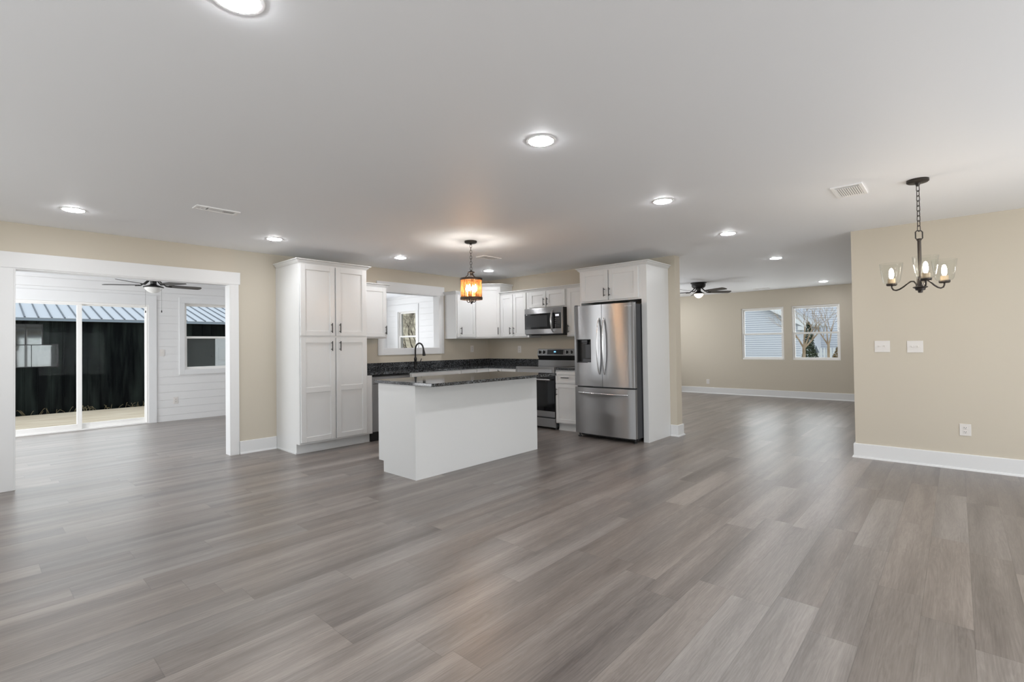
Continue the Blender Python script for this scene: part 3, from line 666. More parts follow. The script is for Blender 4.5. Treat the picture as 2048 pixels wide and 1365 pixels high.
# ------------------------------------------------------------------ refrigerator
def fridge():
    y0, y1, xf, sp = 2.994, 3.902, 5.580, 3.449
    t = thing('refrigerator', 'stainless steel french-door refrigerator with bottom freezer drawer', 'refrigerator', (6.0, 3.448, 0))
    MB().box(5.66, 6.40, y0+.004, y1-.004, .055, 1.772).build('body', M_DARKSIDE, t, bevel=.004)
    def front(y): k = (y-(y0+y1)/2)/((y1-y0)/2); return xf+.016*k*k+.012*max(0, abs(k)-.93)/.07
    def arc(a, b, back=5.655, n=10): return [(back, a)]+[(back, b)]+[(front(b+(a-b)*i/n), b+(a-b)*i/n) for i in range(n+1)]
    g = .003
    def door(nm, a, b, z0, z1): return MB().prism(arc(a, b), z0, z1).build(nm, M_STEEL, t, smooth=True)
    dr = door('door', y0, sp-g, .702, 1.785)
    # left door with the dispenser niche cut out
    d0, d1, e0, e1 = 3.626, 3.846, 1.020, 1.330
    m = MB(); m.prism(arc(sp+g, y1), .702, e0).prism(arc(sp+g, y1), e1, 1.785).prism(arc(sp+g, d0), e0, e1).prism(arc(d1, y1), e0, e1)
    dl = m.build('door', M_STEEL, t, smooth=True)
    n = MB(); xb = 5.650
    n.box(xb-.004, xb, d0, d1, e0, e1).box(front(d0)+.002, xb, d0, d0+.006, e0, e1).box(front(d1)+.002, xb, d1-.006, d1, e0, e1).box(xf+.003, xb, d0, d1, e1-.006, e1).box(xf+.003, xb, d0, d1, e0, e0+.006)
    dsp = n.build('dispenser', M_BLACKPL, dl)
    MB().box(xf+.004, xf+.010, d0-.004, d1+.004, e0-.006, e0).box(xf+.001, xf+.008, d0-.004, d0, e0, e1).box(xf+.001, xf+.008, d1, d1+.004, e0, e1).build('dispenser_trim', M_DARKSIDE, dl)
    MB().box(xf+.02, xb-.004, 3.69, 3.78, 1.285, 1.322).box(xf+.03, xb-.01, 3.70, 3.77, 1.262, 1.285).build('nozzle', M_DARKSIDE, dl, bevel=.003)
    MB().box(5.628, 5.646, 3.634, 3.74, 1.07, 1.262).build('paddle', M_DARKSIDE, dl, bevel=.004)
    MB().box(5.600, 5.645, 3.634, 3.76, e0+.006, e0+.045).build('drip_tray', M_DARKSIDE, dl)
    fz = door('freezer_drawer', y0, y1, .062, .684)
    def bow(y, par, side):
        pts = []; N = 16
        for i in range(N+1):
            s = i/N; z = .868+s*(1.603-.868); o = math.sin(math.pi*min(1, max(0, s)))**.55
            pts.append((front(y)-.002-.050*o, y+side*.006*o, z))
        MB().tube(pts, .0125, 10).build('handle', M_STEEL_H, par, smooth=True)
    bow(3.412, dr, -1); bow(3.486, dl, 1)
    pts = []
    for i in range(17):
        s = i/16; y = 3.085+s*(3.826-3.085); o = math.sin(math.pi*s)**.45; pts.append((front(y)-.002-.048*o, y, .612))
    MB().tube(pts, .0125, 10).build('handle', M_STEEL_H, fz, smooth=True)
    MB().box(5.70, 5.80, y0+.03, y1-.03, .02, .056).build('kick_grille', M_BLACKPL, t)
    for y in (3.03, 3.865): MB().lathe([(.001, 0), (.026, 0), (.026, .012), (.012, .016), (.012, .06), (.001, .06)], 5.66, y, 16).build('foot', M_BLACKPL, t)
    for y in (y0+.035, y1-.035): MB().box(5.60, 5.70, y-.022, y+.022, 1.785, 1.797).build('hinge_cover', M_DARKSIDE, t, bevel=.003)
    return t, dr, front
fr_t, fr_dr, fr_front = fridge()
def lettering(text, parent, size, mat_, origin, xdir, up, name='logo', extrude=.0004):
    cu = bpy.data.curves.new(name, 'FONT'); cu.body = text; cu.size = size; cu.extrude = extrude; cu.align_x = 'CENTER'
    tmp = bpy.data.objects.new('tmp', cu); C.objects.link(tmp)
    dg = bpy.context.evaluated_depsgraph_get(); me = bpy.data.meshes.new_from_object(tmp.evaluated_get(dg))
    bpy.data.objects.remove(tmp)
    X = Vector(xdir); Y = Vector(up); Z = X.cross(Y); R = Matrix((X, Y, Z)).transposed()
    root = parent
    while root.parent is not None: root = root.parent
    off = Vector(origin)-Vector(root.location)
    for v in me.vertices: v.co = R @ v.co + off
    me.name = name; me.materials.clear(); me.materials.append(mat_)
    o = bpy.data.objects.new(name, me); C.objects.link(o); o.parent = parent; return o
M_LOGO = mat('pale_logo_print', (0.85, 0.85, 0.85), 0.4)
lettering('SAMSUNG', fr_dr, .022, M_LOGO, ((fr_front(3.02)+fr_front(3.112))/2-.0022, 3.066, 1.736), tuple(Vector((fr_front(3.02)-fr_front(3.112), -.092, 0)).normalized()), (0, 0, 1))

# ------------------------------------------------------------------ range
def kitchen_range():
    y0, y1 = 4.402, 5.152
    t = thing('range', 'stainless steel electric range with black oven glass, right of the island', 'range', (6.1, 4.777, 0)); F = FBx(5.84)
    MB().fbox(F, y0, y1, -.56, -.002, .035, .905).build('body', M_DARKSIDE, t)
    MB().fbox(F, y0, y1, -.50, .02, .905, .925).build('cooktop', M_BLACKGLASS, t, bevel=.003)
    MB().extr(F, [(0, .815), (.040, .815), (.048, .905), (.044, .930), (0, .930)], y0, y1).build('front_trim', M_STEEL, t, bevel=.003)
    MB().fbox(F, y0+.05, y1-.03, .0455, .0475, .828, .895).build('front_inset', M_STEEL_H, t)
    d = MB(); d.fbox(F, y0+.003, y1-.003, 0, .036, .186, .798)
    dr = d.build('oven_door', M_BLACKGLASS, t, bevel=.004)
    MB().fbox(F, y0+.003, y1-.003, .034, .040, .186, .272).build('door_trim', M_STEEL, dr)
    MB().fbox(F, y0+.05, y1-.05, .0355, .0375, .33, .70).build('oven_window', mat('smoked_oven_window', (.012, .013, .014), .08), dr)
    h = MB(); h.cyl(F.p(y0+.05, .085, .742), F.p(y1-.05, .085, .742), .013, n=12)
    for y in (y0+.08, y1-.08): h.cyl(F.p(y, .034, .742), F.p(y, .085, .742), .010, n=10)
    h.build('handle', M_STEEL_H, dr, smooth=True)
    MB().fbox(F, y0+.003, y1-.003, 0, .034, .035, .166).build('storage_drawer', M_STEEL, t, bevel=.004)
    for y in (y0+.04, y1-.04):
        for dd in (-.04, -.50): MB().cyl(F.p(y, dd, 0), F.p(y, dd, .036), .018, n=12).build('foot', M_BLACKPL, t)
    G = FBx(6.36)
    MB().extr(G, [(-.06, .925), (.012, .925), (.004, 1.012), (-.06, 1.012)], y0, y1).build('rear_riser', M_STEEL, t)
    MB().extr(G, [(-.06, 1.012), (-.012, 1.012), (.030, 1.088), (-.06, 1.088)], y0+.004, y1-.004).build('rear_vent', M_BLACKPL, t)
    bg_ = MB().extr(G, [(-.06, 1.088), (.034, 1.088), (.012, 1.196), (-.06, 1.196)], y0, y1).build('backguard', M_STEEL, t, bevel=.003)
    nrm = Vector((-1, 0, -.20)).normalized(); nrm = Vector((-.98, 0, .2))
    def onface(y, z): d_ = .034-.022*(z-1.088)/.108; return Vector(G.p(y, d_, z))
    q = MB(); a, b = 4.63, 4.95
    p = [onface(a, 1.108), onface(b, 1.108), onface(b, 1.180), onface(a, 1.180)]
    q.hexa([v+nrm*-.002 for v in p]+[v+nrm*.002 for v in p]).build('control_panel', M_BLACKGLASS, bg_)
    p = [onface(4.775, 1.140), onface(4.812, 1.140), onface(4.812, 1.158), onface(4.775, 1.158)]
    MB().hexa([v+nrm*.0015 for v in p]+[v+nrm*.003 for v in p]).build('clock_display', M_BLUE, bg_)
    for y in (5.108, 5.020, 4.560, 4.472):
        c_ = onface(y, 1.142); MB().tube([c_, c_+nrm*.006, c_+nrm*.022, c_+nrm*.026], [.027, .027, .022, .019], 20).build('knob', M_BLACKPL, bg_, smooth=True)
        k = bpy.data.objects
        MB().tube([c_+nrm*.0005, c_+nrm*.0015], [.031, .031], 24).build('knob_ring', M_CHROME, bg_)
        MB().box(c_.x-.036, c_.x-.026, y-.0035, y+.0035, 1.126, 1.170).build('knob_grip', M_STEEL_H, bg_, bevel=.002)
kitchen_range()

# ------------------------------------------------------------------ microwave
t = thing('microwave', 'stainless steel microwave hung over the range', 'microwave', (6.23, 4.777, 1.425)); F = FBx(6.045)
y0, y1, z0, z1 = 4.404, 5.150, 1.425, 1.840
MB().fbox(F, y0, y1, -.39, 0, z0, z1).build('body', M_BLACKPL, t, bevel=.003)
d = MB().fbox(F, y0, y1, .001, .030, z0+.008, z1).build('door', M_STEEL, t, bevel=.004)
MB().fbox(F, 4.632, y1-.004, .029, .0325, 1.512, 1.755).build('window', M_BLACKGLASS, d)
MB().fbox(F, 4.69, y1-.05, .0325, .0335, 1.545, 1.725).build('window_mesh', mat('smoked_microwave_mesh', (.03, .032, .035), .25), d)
cp = MB().fbox(F, 4.428, 4.632, .029, .0325, 1.512, 1.755).build('control_panel', M_BLACKGLASS, t)
MB().fbox(F, 4.462, 4.530, .0325, .0335, 1.700, 1.730).build('clock_display', M_LCD, cp)
k = MB()
for i in range(5):
    for j in range(3): k.fbox(F, 4.452+j*.034, 4.474+j*.034, .0325, .0332, 1.545+i*.028, 1.556+i*.028)
k.build('keypad', mat('grey_key_print', (.10, .10, .11), .5), cp)
MB().fbox(F, 5.092, 5.118, .0325, .0332, 1.738, 1.748).build('badge', M_LOGO, d)
pts = [F.p(4.580, .030+.050*math.sin(math.pi*i/14)**.6, 1.462+.335*i/14) for i in range(15)]
MB().tube(pts, [.011+.007*math.sin(math.pi*i/14) for i in range(15)], 10).build('handle', M_STEEL_H, d, smooth=True)
MB().fbox(F, y0+.06, y1-.06, -.33, -.06, z0-.010, z0).build('underside_filter', M_BLACKPL, t)

# ------------------------------------------------------------------ ceiling fixtures
def recessed():
    t = thing('recessed_light', 'x', 'ceiling light', (0, 0, CEIL))
    z = CEIL
    MB().lathe([(.072, z-.0045), (.086, z-.003), (.089, z+.0005), (.072, z+.0005)], 0, 0, 40, closed=True).build('trim_ring', M_TRIM, t, smooth=True)
    MB().lathe([(.0005, z-.013), (.030, z-.0125), (.052, z-.0105), (.066, z-.007), (.0715, z-.004), (.0718, z-.001), (.0005, z-.001)], 0, 0, 40).build('lens', M_LENS, t, smooth=True)
    return t
RL = [(.608, 1.786, 'round recessed ceiling light cut off by the top edge of the photo'),
      (2.242, 1.775, 'recessed ceiling light nearest the middle of the ceiling, in front of the hanging lantern'),
      (3.910, 1.805, 'recessed ceiling light second from the camera in the row leading to the living room'),
      (5.582, 1.835, 'recessed ceiling light in the row to the living room, just before the wall end'),
      (7.727, 1.890, 'recessed ceiling light just inside the living room, right of its ceiling fan'),
      (11.452, 1.955, 'farthest recessed ceiling light, close to the living room window wall'),
      (.586, 5.490, 'recessed ceiling light above the wide sunroom opening'),
      (2.229, 5.470, 'recessed ceiling light just left of the tall pantry cabinet'),
      (3.874, 5.485, 'recessed ceiling light above the dishwasher, between pantry and lantern'),
      (5.563, 5.505, 'recessed ceiling light in the kitchen corner behind the hanging lantern')]
base = recessed(); GL = 'recessed ceiling lights'
for i, (x, y, lb) in enumerate(RL):
    if i == 0: base.location = (x, y, CEIL); base['label'] = lb; base['group'] = GL
    else: dup(base, (x, y, CEIL), lb, GL)
for x, y in ((-1.05, 1.78), (-1.05, 5.5), (.6, -1.9), (2.25, -1.9), (3.9, -1.9), (5.5, -1.9), (11.4, 5.4), (7.7, 5.4)):
    dup(base, (x, y, CEIL), 'recessed ceiling light outside the photo, behind the camera or a wall', GL)

def vent(label, x0, x1, y0, y1, style):
    z = CEIL; t = thing('ceiling_vent', label, 'vent', ((x0+x1)/2, (y0+y1)/2, z), 'white ceiling air vents')
    w = .022; m = MB()
    m.box(x0, x1, y0, y0+w, z-.010, z).box(x0, x1, y1-w, y1, z-.010, z).box(x0, x0+w, y0+w, y1-w, z-.010, z).box(x1-w, x1, y0+w, y1-w, z-.010, z)
    m.build('vent_frame', M_LOUVER, t, bevel=.0015)
    MB().box(x0+w, x1-w, y0+w, y1-w, z-.0012, z-.0002).build('duct_opening', M_VENTDARK, t)
    s = MB(); a, b, c_, d = x0+w, x1-w, y0+w, y1-w
    def slat_x(x, tilt, ya=c_, yb=d): s.hexa([(x-.005, ya, z-.0065), (x+.001, ya, z-.0065), (x+.001, yb, z-.0065), (x-.005, yb, z-.0065), (x-.005+tilt, ya, z-.0015), (x+.001+tilt, ya, z-.0015), (x+.001+tilt, yb, z-.0015), (x-.005+tilt, yb, z-.0015)])
    def slat_y(y, tilt, xa=a, xb=b): s.hexa([(xa, y-.005, z-.0065), (xb, y-.005, z-.0065), (xb, y+.001, z-.0065), (xa, y+.001, z-.0065), (xa, y-.005+tilt, z-.0015), (xb, y-.005+tilt, z-.0015), (xb, y+.001+tilt, z-.0015), (xa, y+.001+tilt, z-.0015)])
    if style == 3:
        t1, t2 = a+(b-a)*.30, a+(b-a)*.64
        s.box(t1-.006, t1+.004, c_, d, z-.007, z-.001).box(t2-.004, t2+.006, c_, d, z-.007, z-.001)
        x = a+.012
        while x < t1-.01: slat_x(x, -.006); x += .0165
        y = c_+.006
        while y < d-.003: slat_y(y, .005, t1, t2); y += .0095
        x = t2+.014
        while x < b: slat_x(x, .010); x += .013
    else:
        if style == 2:
            nm = int((b-a)/.020)
            for k in range(nm): slat_x(a+.012+k*(b-a)/nm, .011)
        else:
            n_ = 11; w_ = (d-c_)/n_
            for k in range(n_): s.box(a+.040, b-.012, c_+k*w_+.0025, c_+(k+1)*w_-.0025, z-.0085, z-.004)
            s.box(b-.013, b, c_, d, z-.009, z-.002).box(a+.034, a+.040, c_, d, z-.009, z-.002)
        if style == 2: s.box(a, b, (c_+d)/2-.004, (c_+d)/2+.004, z-.008, z-.001)
    s.build('louvers', M_LOUVER, t)
vent('white slotted ceiling vent left of the pantry, toward the sunroom opening', 1.252, 1.585, 4.592, 4.724, 3)
vent('white ceiling vent beside the glass-shade chandelier', 4.508, 4.860, .508, .712, 1)
vent('white ceiling vent just behind the hanging lantern chain', 4.555, 4.886, 4.582, 4.742, 2)
vent('white ceiling vent in the living room above the left window', 11.78, 11.94, 3.05, 3.36, 2)
vent('white ceiling vent in the sunroom above the sliding door', 1.08, 1.38, 10.03, 10.17, 3)

def links(m, p0, p1, L=.034, w=.009, r=.0022):
    p0, p1 = Vector(p0), Vector(p1); n = max(1, int((p1-p0).length/(L-.009))); d = (p1-p0)/n; ax = d.normalized()
    for i in range(n):
        c_ = p0+d*(i+.5); side = Vector((.673, -.74, 0)) if i % 2 == 0 else Vector((.74, .673, 0)); h = L/2-w
        pts = []
        for k in range(12):
            a = 2*math.pi*k/12; off = side*(w*math.cos(a))+ax*(w*math.sin(a)+(h if math.sin(a) >= 0 else -h)); pts.append(c_+off)
        m.tube(pts, r, 6, closed=True)

# drum lantern over the island
def lantern():
    x, y = 3.84, 4.08; t = thing('pendant_lantern', 'bronze drum pendant lantern with amber streaked glass over the island', 'pendant light', (x, y, 1.75))
    z = CEIL
    MB().lathe([(.001, z), (.071, z), (.071, z-.016), (.060, z-.023), (.018, z-.026), (.010, z-.04), (.001, z-.04)], x, y, 32).build('canopy', M_BRONZE, t, smooth=True)
    m = MB(); links(m, (x, y, z-.04), (x, y, 2.125), .040, .010, .0024); m.build('chain', M_BRONZE, t, smooth=True)
    m = MB(); m.lathe([(.001, 2.128), (.010, 2.125), (.016, 2.112), (.040, 2.104), (.042, 2.094), (.016, 2.090), (.012, 2.06), (.001, 2.058)], x, y, 24)
    for k in range(3):
        a = math.radians(20+120*k); c_, s_ = math.cos(a), math.sin(a)
        m.tube([(x+.032*c_, y+.032*s_, 2.098), (x+.036*c_, y+.036*s_, 2.07), (x+.062*c_, y+.062*s_, 2.045), (x+.120*c_, y+.120*s_, 2.022)], .0055, 8)
    m.build('hanger', M_BRONZE, t, smooth=True)
    R0 = .127
    MB().lathe([(R0-.004, 2.008), (R0, 2.008), (R0, 2.032), (R0-.012, 2.032), (R0-.012, 2.026), (R0-.004, 2.024)], x, y, 48, closed=True).build('top_ring', M_RUST, t, smooth=True)
    MB().lathe([(R0-.004, 1.788), (R0, 1.788), (R0, 1.814), (R0-.014, 1.814), (R0-.014, 1.808), (R0-.004, 1.806)], x, y, 48, closed=True).build('bottom_ring', M_RUST, t, smooth=True)
    MB().lathe([(R0-.0075, 1.806), (R0-.0055, 1.806), (R0-.0055, 2.026), (R0-.0075, 2.026)], x, y, 64, closed=True).build('glass_shade', M_AMBER, t, smooth=True)
    m = MB()
    for k in range(10):
        a = 2*math.pi*k/10+.2; m.cyl((x+(R0-.003)*math.cos(a), y+(R0-.003)*math.sin(a), 1.812), (x+(R0-.003)*math.cos(a), y+(R0-.003)*math.sin(a), 2.012), .0016, n=6)
    m.build('shade_wires', M_RUST, t)
    m = MB(); m.lathe([(.001, 1.738), (.006, 1.740), (.011, 1.748), (.006, 1.755), (.022, 1.762), (.022, 1.770), (.008, 1.776), (.006, 1.80), (.001, 1.80)], x, y, 20)
    for k in range(4):
        a = math.radians(25+90*k); c_, s_ = math.cos(a), math.sin(a)
        m.tube([(x+.016*c_, y+.016*s_, 1.766), (x+.034*c_, y+.034*s_, 1.758), (x+.050*c_, y+.050*s_, 1.768), (x+.056*c_, y+.056*s_, 1.790), (x+.052*c_, y+.052*s_, 1.815)], .0055, 8)
        m.lathe([(.001, 1.812), (.015, 1.812), (.017, 1.818), (.001, 1.818)], x+.052*c_, y+.052*s_, 16)
    for k in range(4):
        a = math.radians(25+45+90*k); m.cyl((x, y, 1.797), (x+(R0-.006)*math.cos(a), y+(R0-.006)*math.sin(a), 1.803), .0035, n=6)
    m.build('candle_frame', M_BRONZE, t, smooth=True)
    for k in range(4):
        a = math.radians(25+90*k); px, py = x+.052*math.cos(a), y+.052*math.sin(a)
        s_ = MB().cyl((px, py, 1.818), (px, py, 1.882), .011, n=14).build('candle_sleeve', M_CANDLE, t, smooth=True)
        MB().lathe([(.001, 1.882), (.010, 1.884), (.0155, 1.905), (.0150, 1.922), (.009, 1.945), (.003, 1.960), (.0005, 1.962)], px, py, 14).build('bulb', M_BULB, s_, smooth=True)
lantern()

# three-arm chandelier
def chandelier():
    x, y = 4.75, .196; z = CEIL; t = thing('chandelier', 'bronze three-arm chandelier with clear glass shades', 'chandelier', (x, y, 1.61))
    MB().lathe([(.001, z), (.067, z), (.067, z-.016), (.060, z-.022), (.020, z-.024), (.014, z-.034), (.010, z-.048), (.001, z-.048)], x, y, 36).build('canopy', M_BRONZE, t, smooth=True)
    m = MB(); links(m, (x, y, z-.046), (x, y, 2.074), .046, .011, .0026); m.build('chain', M_BRONZE, t, smooth=True)
    Rv = Vector((.673, -.7396, 0)); m = MB()
    pts = [Vector((x, y, zz))+Rv*o for o, zz in ((-.014, 2.076), (.014, 2.076), (.026, 2.066), (.026, 2.020), (.014, 2.008), (-.014, 2.008), (-.026, 2.020), (-.026, 2.066))]
    m.tube(pts, .0042, 8, closed=True); m.build('hanging_loop', M_BRONZE, t, smooth=True)
    MB().lathe([(.001, 2.016), (.014, 2.016), (.016, 2.006), (.0115, 2.0), (.0115, 1.735), (.020, 1.73), (.020, 1.665), (.001, 1.665)], x, y, 20).build('stem', M_BRONZE, t, smooth=True)
    MB().lathe([(.001, 1.664), (.025, 1.664), (.044, 1.658), (.045, 1.653), (.032, 1.646), (.028, 1.632), (.016, 1.630), (.013, 1.614), (.001, 1.612)], x, y, 32).build('hub', M_BRONZE, t, smooth=True)
    rr = Vector((.041, -.999, 0)); Tc = Vector((-.999, -.041, 0)); rho = .181
    for ang in (80, 200, 320):
        a = math.radians(ang); dr_ = rr*math.cos(a)+Tc*math.sin(a); c0 = Vector((x, y, 0))
        P = lambda r, zz: c0+dr_*r+Vector((0, 0, zz))
        ctrl = [(.020, 1.660), (.025, 1.682), (.038, 1.702), (.058, 1.704), (.080, 1.690), (.105, 1.668), (.130, 1.652), (.152, 1.646), (.170, 1.652), (.179, 1.668), (.181, 1.690)]
        arm = MB().tube([P(r, q) for r, q in ctrl], .0056, 10).build('arm', M_BRONZE, t, smooth=True)
        e = P(rho, 0)
        MB().lathe([(.001, 1.684), (.029, 1.684), (.034, 1.690), (.034, 1.700), (.001, 1.700)], e.x, e.y, 28).build('cup', M_BRONZE, arm, smooth=True)
        MB().lathe([(.001, 1.700), (.024, 1.700), (.024, 1.738), (.001, 1.738)], e.x, e.y, 24).build('socket', M_CANDLE, arm, smooth=True)
        MB().lathe([(.001, 1.738), (.009, 1.740), (.014, 1.756), (.0155, 1.778), (.013, 1.800), (.007, 1.816), (.0005, 1.820)], e.x, e.y, 16).build('bulb', M_EDISON, arm, smooth=True)
        pr = [(.030, 1.701), (.046, 1.705), (.055, 1.720), (.063, 1.765), (.069, 1.805), (.075, 1.858)]
        MB().lathe(pr+[(r-.0025, q) for r, q in reversed(pr)], e.x, e.y, 40, closed=True).build('glass_shade', M_SHADE, t, smooth=True)
chandelier()

# ceiling fans
M_BLADE = noisy('dark_walnut_blade', (.035, .032, .030), (.06, .055, .052), (3, 30, 3), .45)
def fan(label, x, y, bowl, rot, chains, k_=1.0):
    z = CEIL; t = thing('ceiling_fan', label, 'ceiling fan', (x, y, z-.33))
    MB().lathe([(.001, z), (.150, z), (.152, z-.012), (.130, z-.030), (.132, z-.055), (.124, z-.085), (.100, z-.105), (.060, z-.115), (.001, z-.115)], x, y, 40).build('motor_housing', M_BLACK, t, smooth=True)
    MB().lathe([(.001, z-.114), (.044, z-.114), (.040, z-.165), (.052, z-.178), (.105*k_, z-.196), (.132*k_, z-.206), (.134*k_, z-.218), (.118*k_, z-.222), (.001, z-.222)], x, y, 40).build('light_fitter', M_BLACK, t, smooth=True)
    MB().lathe([(.118*k_, z-.221), (.116*k_, z-.236), (.098*k_, z-.262), (.068*k_, z-.286), (.036*k_, z-.302), (.0005, z-.308)], x, y, 40).build('light_bowl', bowl, t, smooth=True)
    for k in range(5):
        a = math.radians(rot+72*k); U = Vector((math.cos(a), math.sin(a), 0)); V = Vector((-U.y, U.x, 0)); tl = math.radians(-12)
        Vt = V*math.cos(tl)+Vector((0, 0, math.sin(tl))); N = U.cross(Vt); o = Vector((x, y, z-.182))
        prof = [(.20, .045), (.24, .058), (.40, .064), (.58, .068), (.640, .066), (.664, .036), (.668, 0)]
        up = [(r, w) for r, w in prof]; dn = [(r, -w) for r, w in reversed(prof[:-1])]
        q = [o+U*r+Vt*w for r, w in up+dn]; n_ = len(q)
        b = MB().add([p+N*.003 for p in q]+[p-N*.003 for p in q], [tuple(range(n_)), tuple(range(2*n_-1, n_-1, -1))]+[(i, (i+1) % n_, n_+(i+1) % n_, n_+i) for i in range(n_)]).build('blade', M_BLADE, t)
        br = MB(); br.tube([Vector((x, y, z-.108))+U*.075, Vector((x, y, z-.150))+U*.12, o+U*.17+N*-.006, o+U*.245+N*-.006], [.010, .009, .010, .012], 8)
        br.build('blade_iron', M_BLACK, b, smooth=True)
    if chains:
        for s_ in (-1, 1):
            R = Vector((.673, -.74, 0))*(.126*s_); p = Vector((x, y, z-.215))+R
            c_ = MB().cyl(p, p+Vector((0, 0, -.36)), .0013, n=6).build('pull_chain', M_BLACK, t)
            q = p+Vector((0, 0, -.36)); MB().lathe([(.0005, q.z+.004), (.004, q.z), (.0085, q.z-.02), (.008, q.z-.032), (.0005, q.z-.036)], q.x, q.y, 12).build('chain_knob', M_BLACK, c_, smooth=True)
    return t
fan('black ceiling fan with pull chains in the white sunroom', 1.925, 9.25, M_BOWLOFF, 148, True)
fan('black ceiling fan with a lit bowl in the living room', 9.749, 3.784, M_BOWL, -42, False, .76)

# ------------------------------------------------------------------ switches and outlets
def plate(name, label, F, u0, u1, z0, z1, kind, cat):
    t = thing(name, label, cat, F.p((u0+u1)/2, 0, z0))
    MB().fbox(F, u0, u1, 0, .006, z0, z1).build('cover_plate', M_PLASTIC, t, bevel=.002)
    uc, zc = (u0+u1)/2, (z0+z1)/2
    if kind == 'switch2':
        for du in (-.023, .023): MB().fbox(F, uc+du-.005, uc+du+.005, .005, .016, zc-.006, zc+.012).build('toggle', M_PLASTIC, t, bevel=.0015)
    elif kind == 'switch1': MB().fbox(F, uc-.005, uc+.005, .005, .016, zc-.006, zc+.012).build('toggle', M_PLASTIC, t, bevel=.0015)
    else:
        for dz in (-.020, .020):
            r_ = MB().fbox(F, uc-.016, uc+.016, .005, .0085, zc+dz-.014, zc+dz+.014).build('receptacle', M_PLASTIC, t, bevel=.002)
            MB().fbox(F, uc-.008, uc-.0055, .0084, .0092, zc+dz-.002, zc+dz+.008).fbox(F, uc+.0055, uc+.008, .0084, .0092, zc+dz-.002, zc+dz+.008).fbox(F, uc-.0025, uc+.0025, .0084, .0092, zc+dz-.010, zc+dz-.005).build('slots', M_SLOT, r_)
F = FBx(6.475)
plate('light_switch', 'white two-toggle switch plate nearer the wall corner', F, .522, .652, 1.138, 1.258, 'switch2', 'switch')
plate('light_switch', 'white two-toggle switch plate below the chandelier, farther from the wall corner', F, .256, .384, 1.134, 1.254, 'switch2', 'switch')
plate('wall_outlet', 'white outlet low on the wall under the chandelier', F, -.082, .002, .330, .444, 'outlet', 'outlet')
plate('wall_outlet', 'white outlet above the sink counter, right of the pass-through window', FA(YA), 5.985, 6.06, 1.15, 1.268, 'outlet', 'outlet')
plate('wall_outlet', 'white outlet on the kitchen wall left of the range', FBx(XB), 5.60, 5.675, 1.132, 1.25, 'outlet', 'outlet')
plate('wall_outlet', 'cream outlet low on the living room wall left of the windows', F_far, 4.578, 4.652, .235, .352, 'outlet', 'outlet')
plate('wall_outlet', 'white outlet low on the sunroom shiplap wall under the window', F_sr, 2.438, 2.512, .300, .418, 'outlet', 'outlet')
plate('light_switch', 'white single switch on the shiplap strip between sliding door and sunroom window', F_sr, 2.240, 2.312, 1.155, 1.272, 'switch1', 'switch')

# ------------------------------------------------------------------ outdoors
MB().add([(-60, -60, -.45), (90, -60, -.45), (90, 90, -.45), (-60, 90, -.45)], [(0, 1, 2, 3)]).build('ground', M_GROUND, kind='structure')
m = MB()
y = 10.55
while y < 15.65: m.box(-3.5, 7.5, y, y+.136, -.22, -.19); y += .142
m.box(-3.5, 7.5, 10.55, 10.6, -.42, -.22).box(-3.5, 7.5, 15.70, 15.76, -.42, -.22)
m.build('wooden_deck', M_DECK, label='pale wooden deck outside the sliding door', category='deck')
# metal shed
t = thing('metal_shed', 'glossy black metal shed with pale ribbed roof behind the deck', 'shed', (2, 18.5, -.42))
SYW = 16.0
w = MB(); x = -4.0
poly = []
while x < 9.0:
    for dx, dy in ((0, 0), (.020, 0), (.028, -.016), (.046, -.016), (.054, 0)): poly.append((x+dx, SYW+dy))
    x += .2286
poly += [(9.0, SYW), (9.0, 21), (-4.0, 21)]
w.prism(poly, -.42, 2.02).build('wall_cladding', M_SHEDWALL, t)
RA, RS = 15.80, .25
def zr(y): return 2.055+(y-RA)*RS
r = MB(); r.hexa([(-4.3, RA, zr(RA)-.012), (9.3, RA, zr(RA)-.012), (9.3, 19.4, zr(19.4)-.012), (-4.3, 19.4, zr(19.4)-.012), (-4.3, RA, zr(RA)), (9.3, RA, zr(RA)), (9.3, 19.4, zr(19.4)), (-4.3, 19.4, zr(19.4))])
r.hexa([(-4.3, 19.4, zr(19.4)-.012), (9.3, 19.4, zr(19.4)-.012), (9.3, 23, zr(15.8)-.012), (-4.3, 23, zr(15.8)-.012), (-4.3, 19.4, zr(19.4)), (9.3, 19.4, zr(19.4)), (9.3, 23, zr(15.8)), (-4.3, 23, zr(15.8))])
ro = r.build('roof', M_SHEDROOF, t)
q = MB(); x = -4.2
while x < 9.2:
    q.hexa([(x, RA-.008, zr(RA)), (x+.034, RA-.008, zr(RA)), (x+.034, 19.4, zr(19.4)), (x, 19.4, zr(19.4)), (x+.008, RA-.008, zr(RA)+.022), (x+.026, RA-.008, zr(RA)+.022), (x+.026, 19.4, zr(19.4)+.022), (x+.008, 19.4, zr(19.4)+.022)]); x += .2286
q.build('roof_ribs', M_SHEDRIB, ro)
MB().box(-4.3, 9.3, RA+.01, RA+.03, 1.985, 2.043).box(-4.3, 9.3, RA+.03, SYW, 1.985, 1.995).build('fascia', mat('blue_grey_fascia', (.22, .27, .33), .4), t)
wf = MB(); F = FR((0, SYW-.018), (1, 0), (0, -1))
wf.fbox(F, .0, 1.43, 0, .03, .895, .912).fbox(F, 0, 1.43, 0, .03, 1.412, 1.43).fbox(F, 1.405, 1.43, 0, .03, .912, 1.412).fbox(F, .0, .02, 0, .03, .912, 1.90).fbox(F, 0, 1.16, 0, .02, 1.89, 1.91).fbox(F, 1.14, 1.16, 0, .02, 1.43, 1.89).fbox(F, .86, .875, 0, .02, 1.43, 1.89).fbox(F, .96, .972, 0, .02, .912, 1.412)
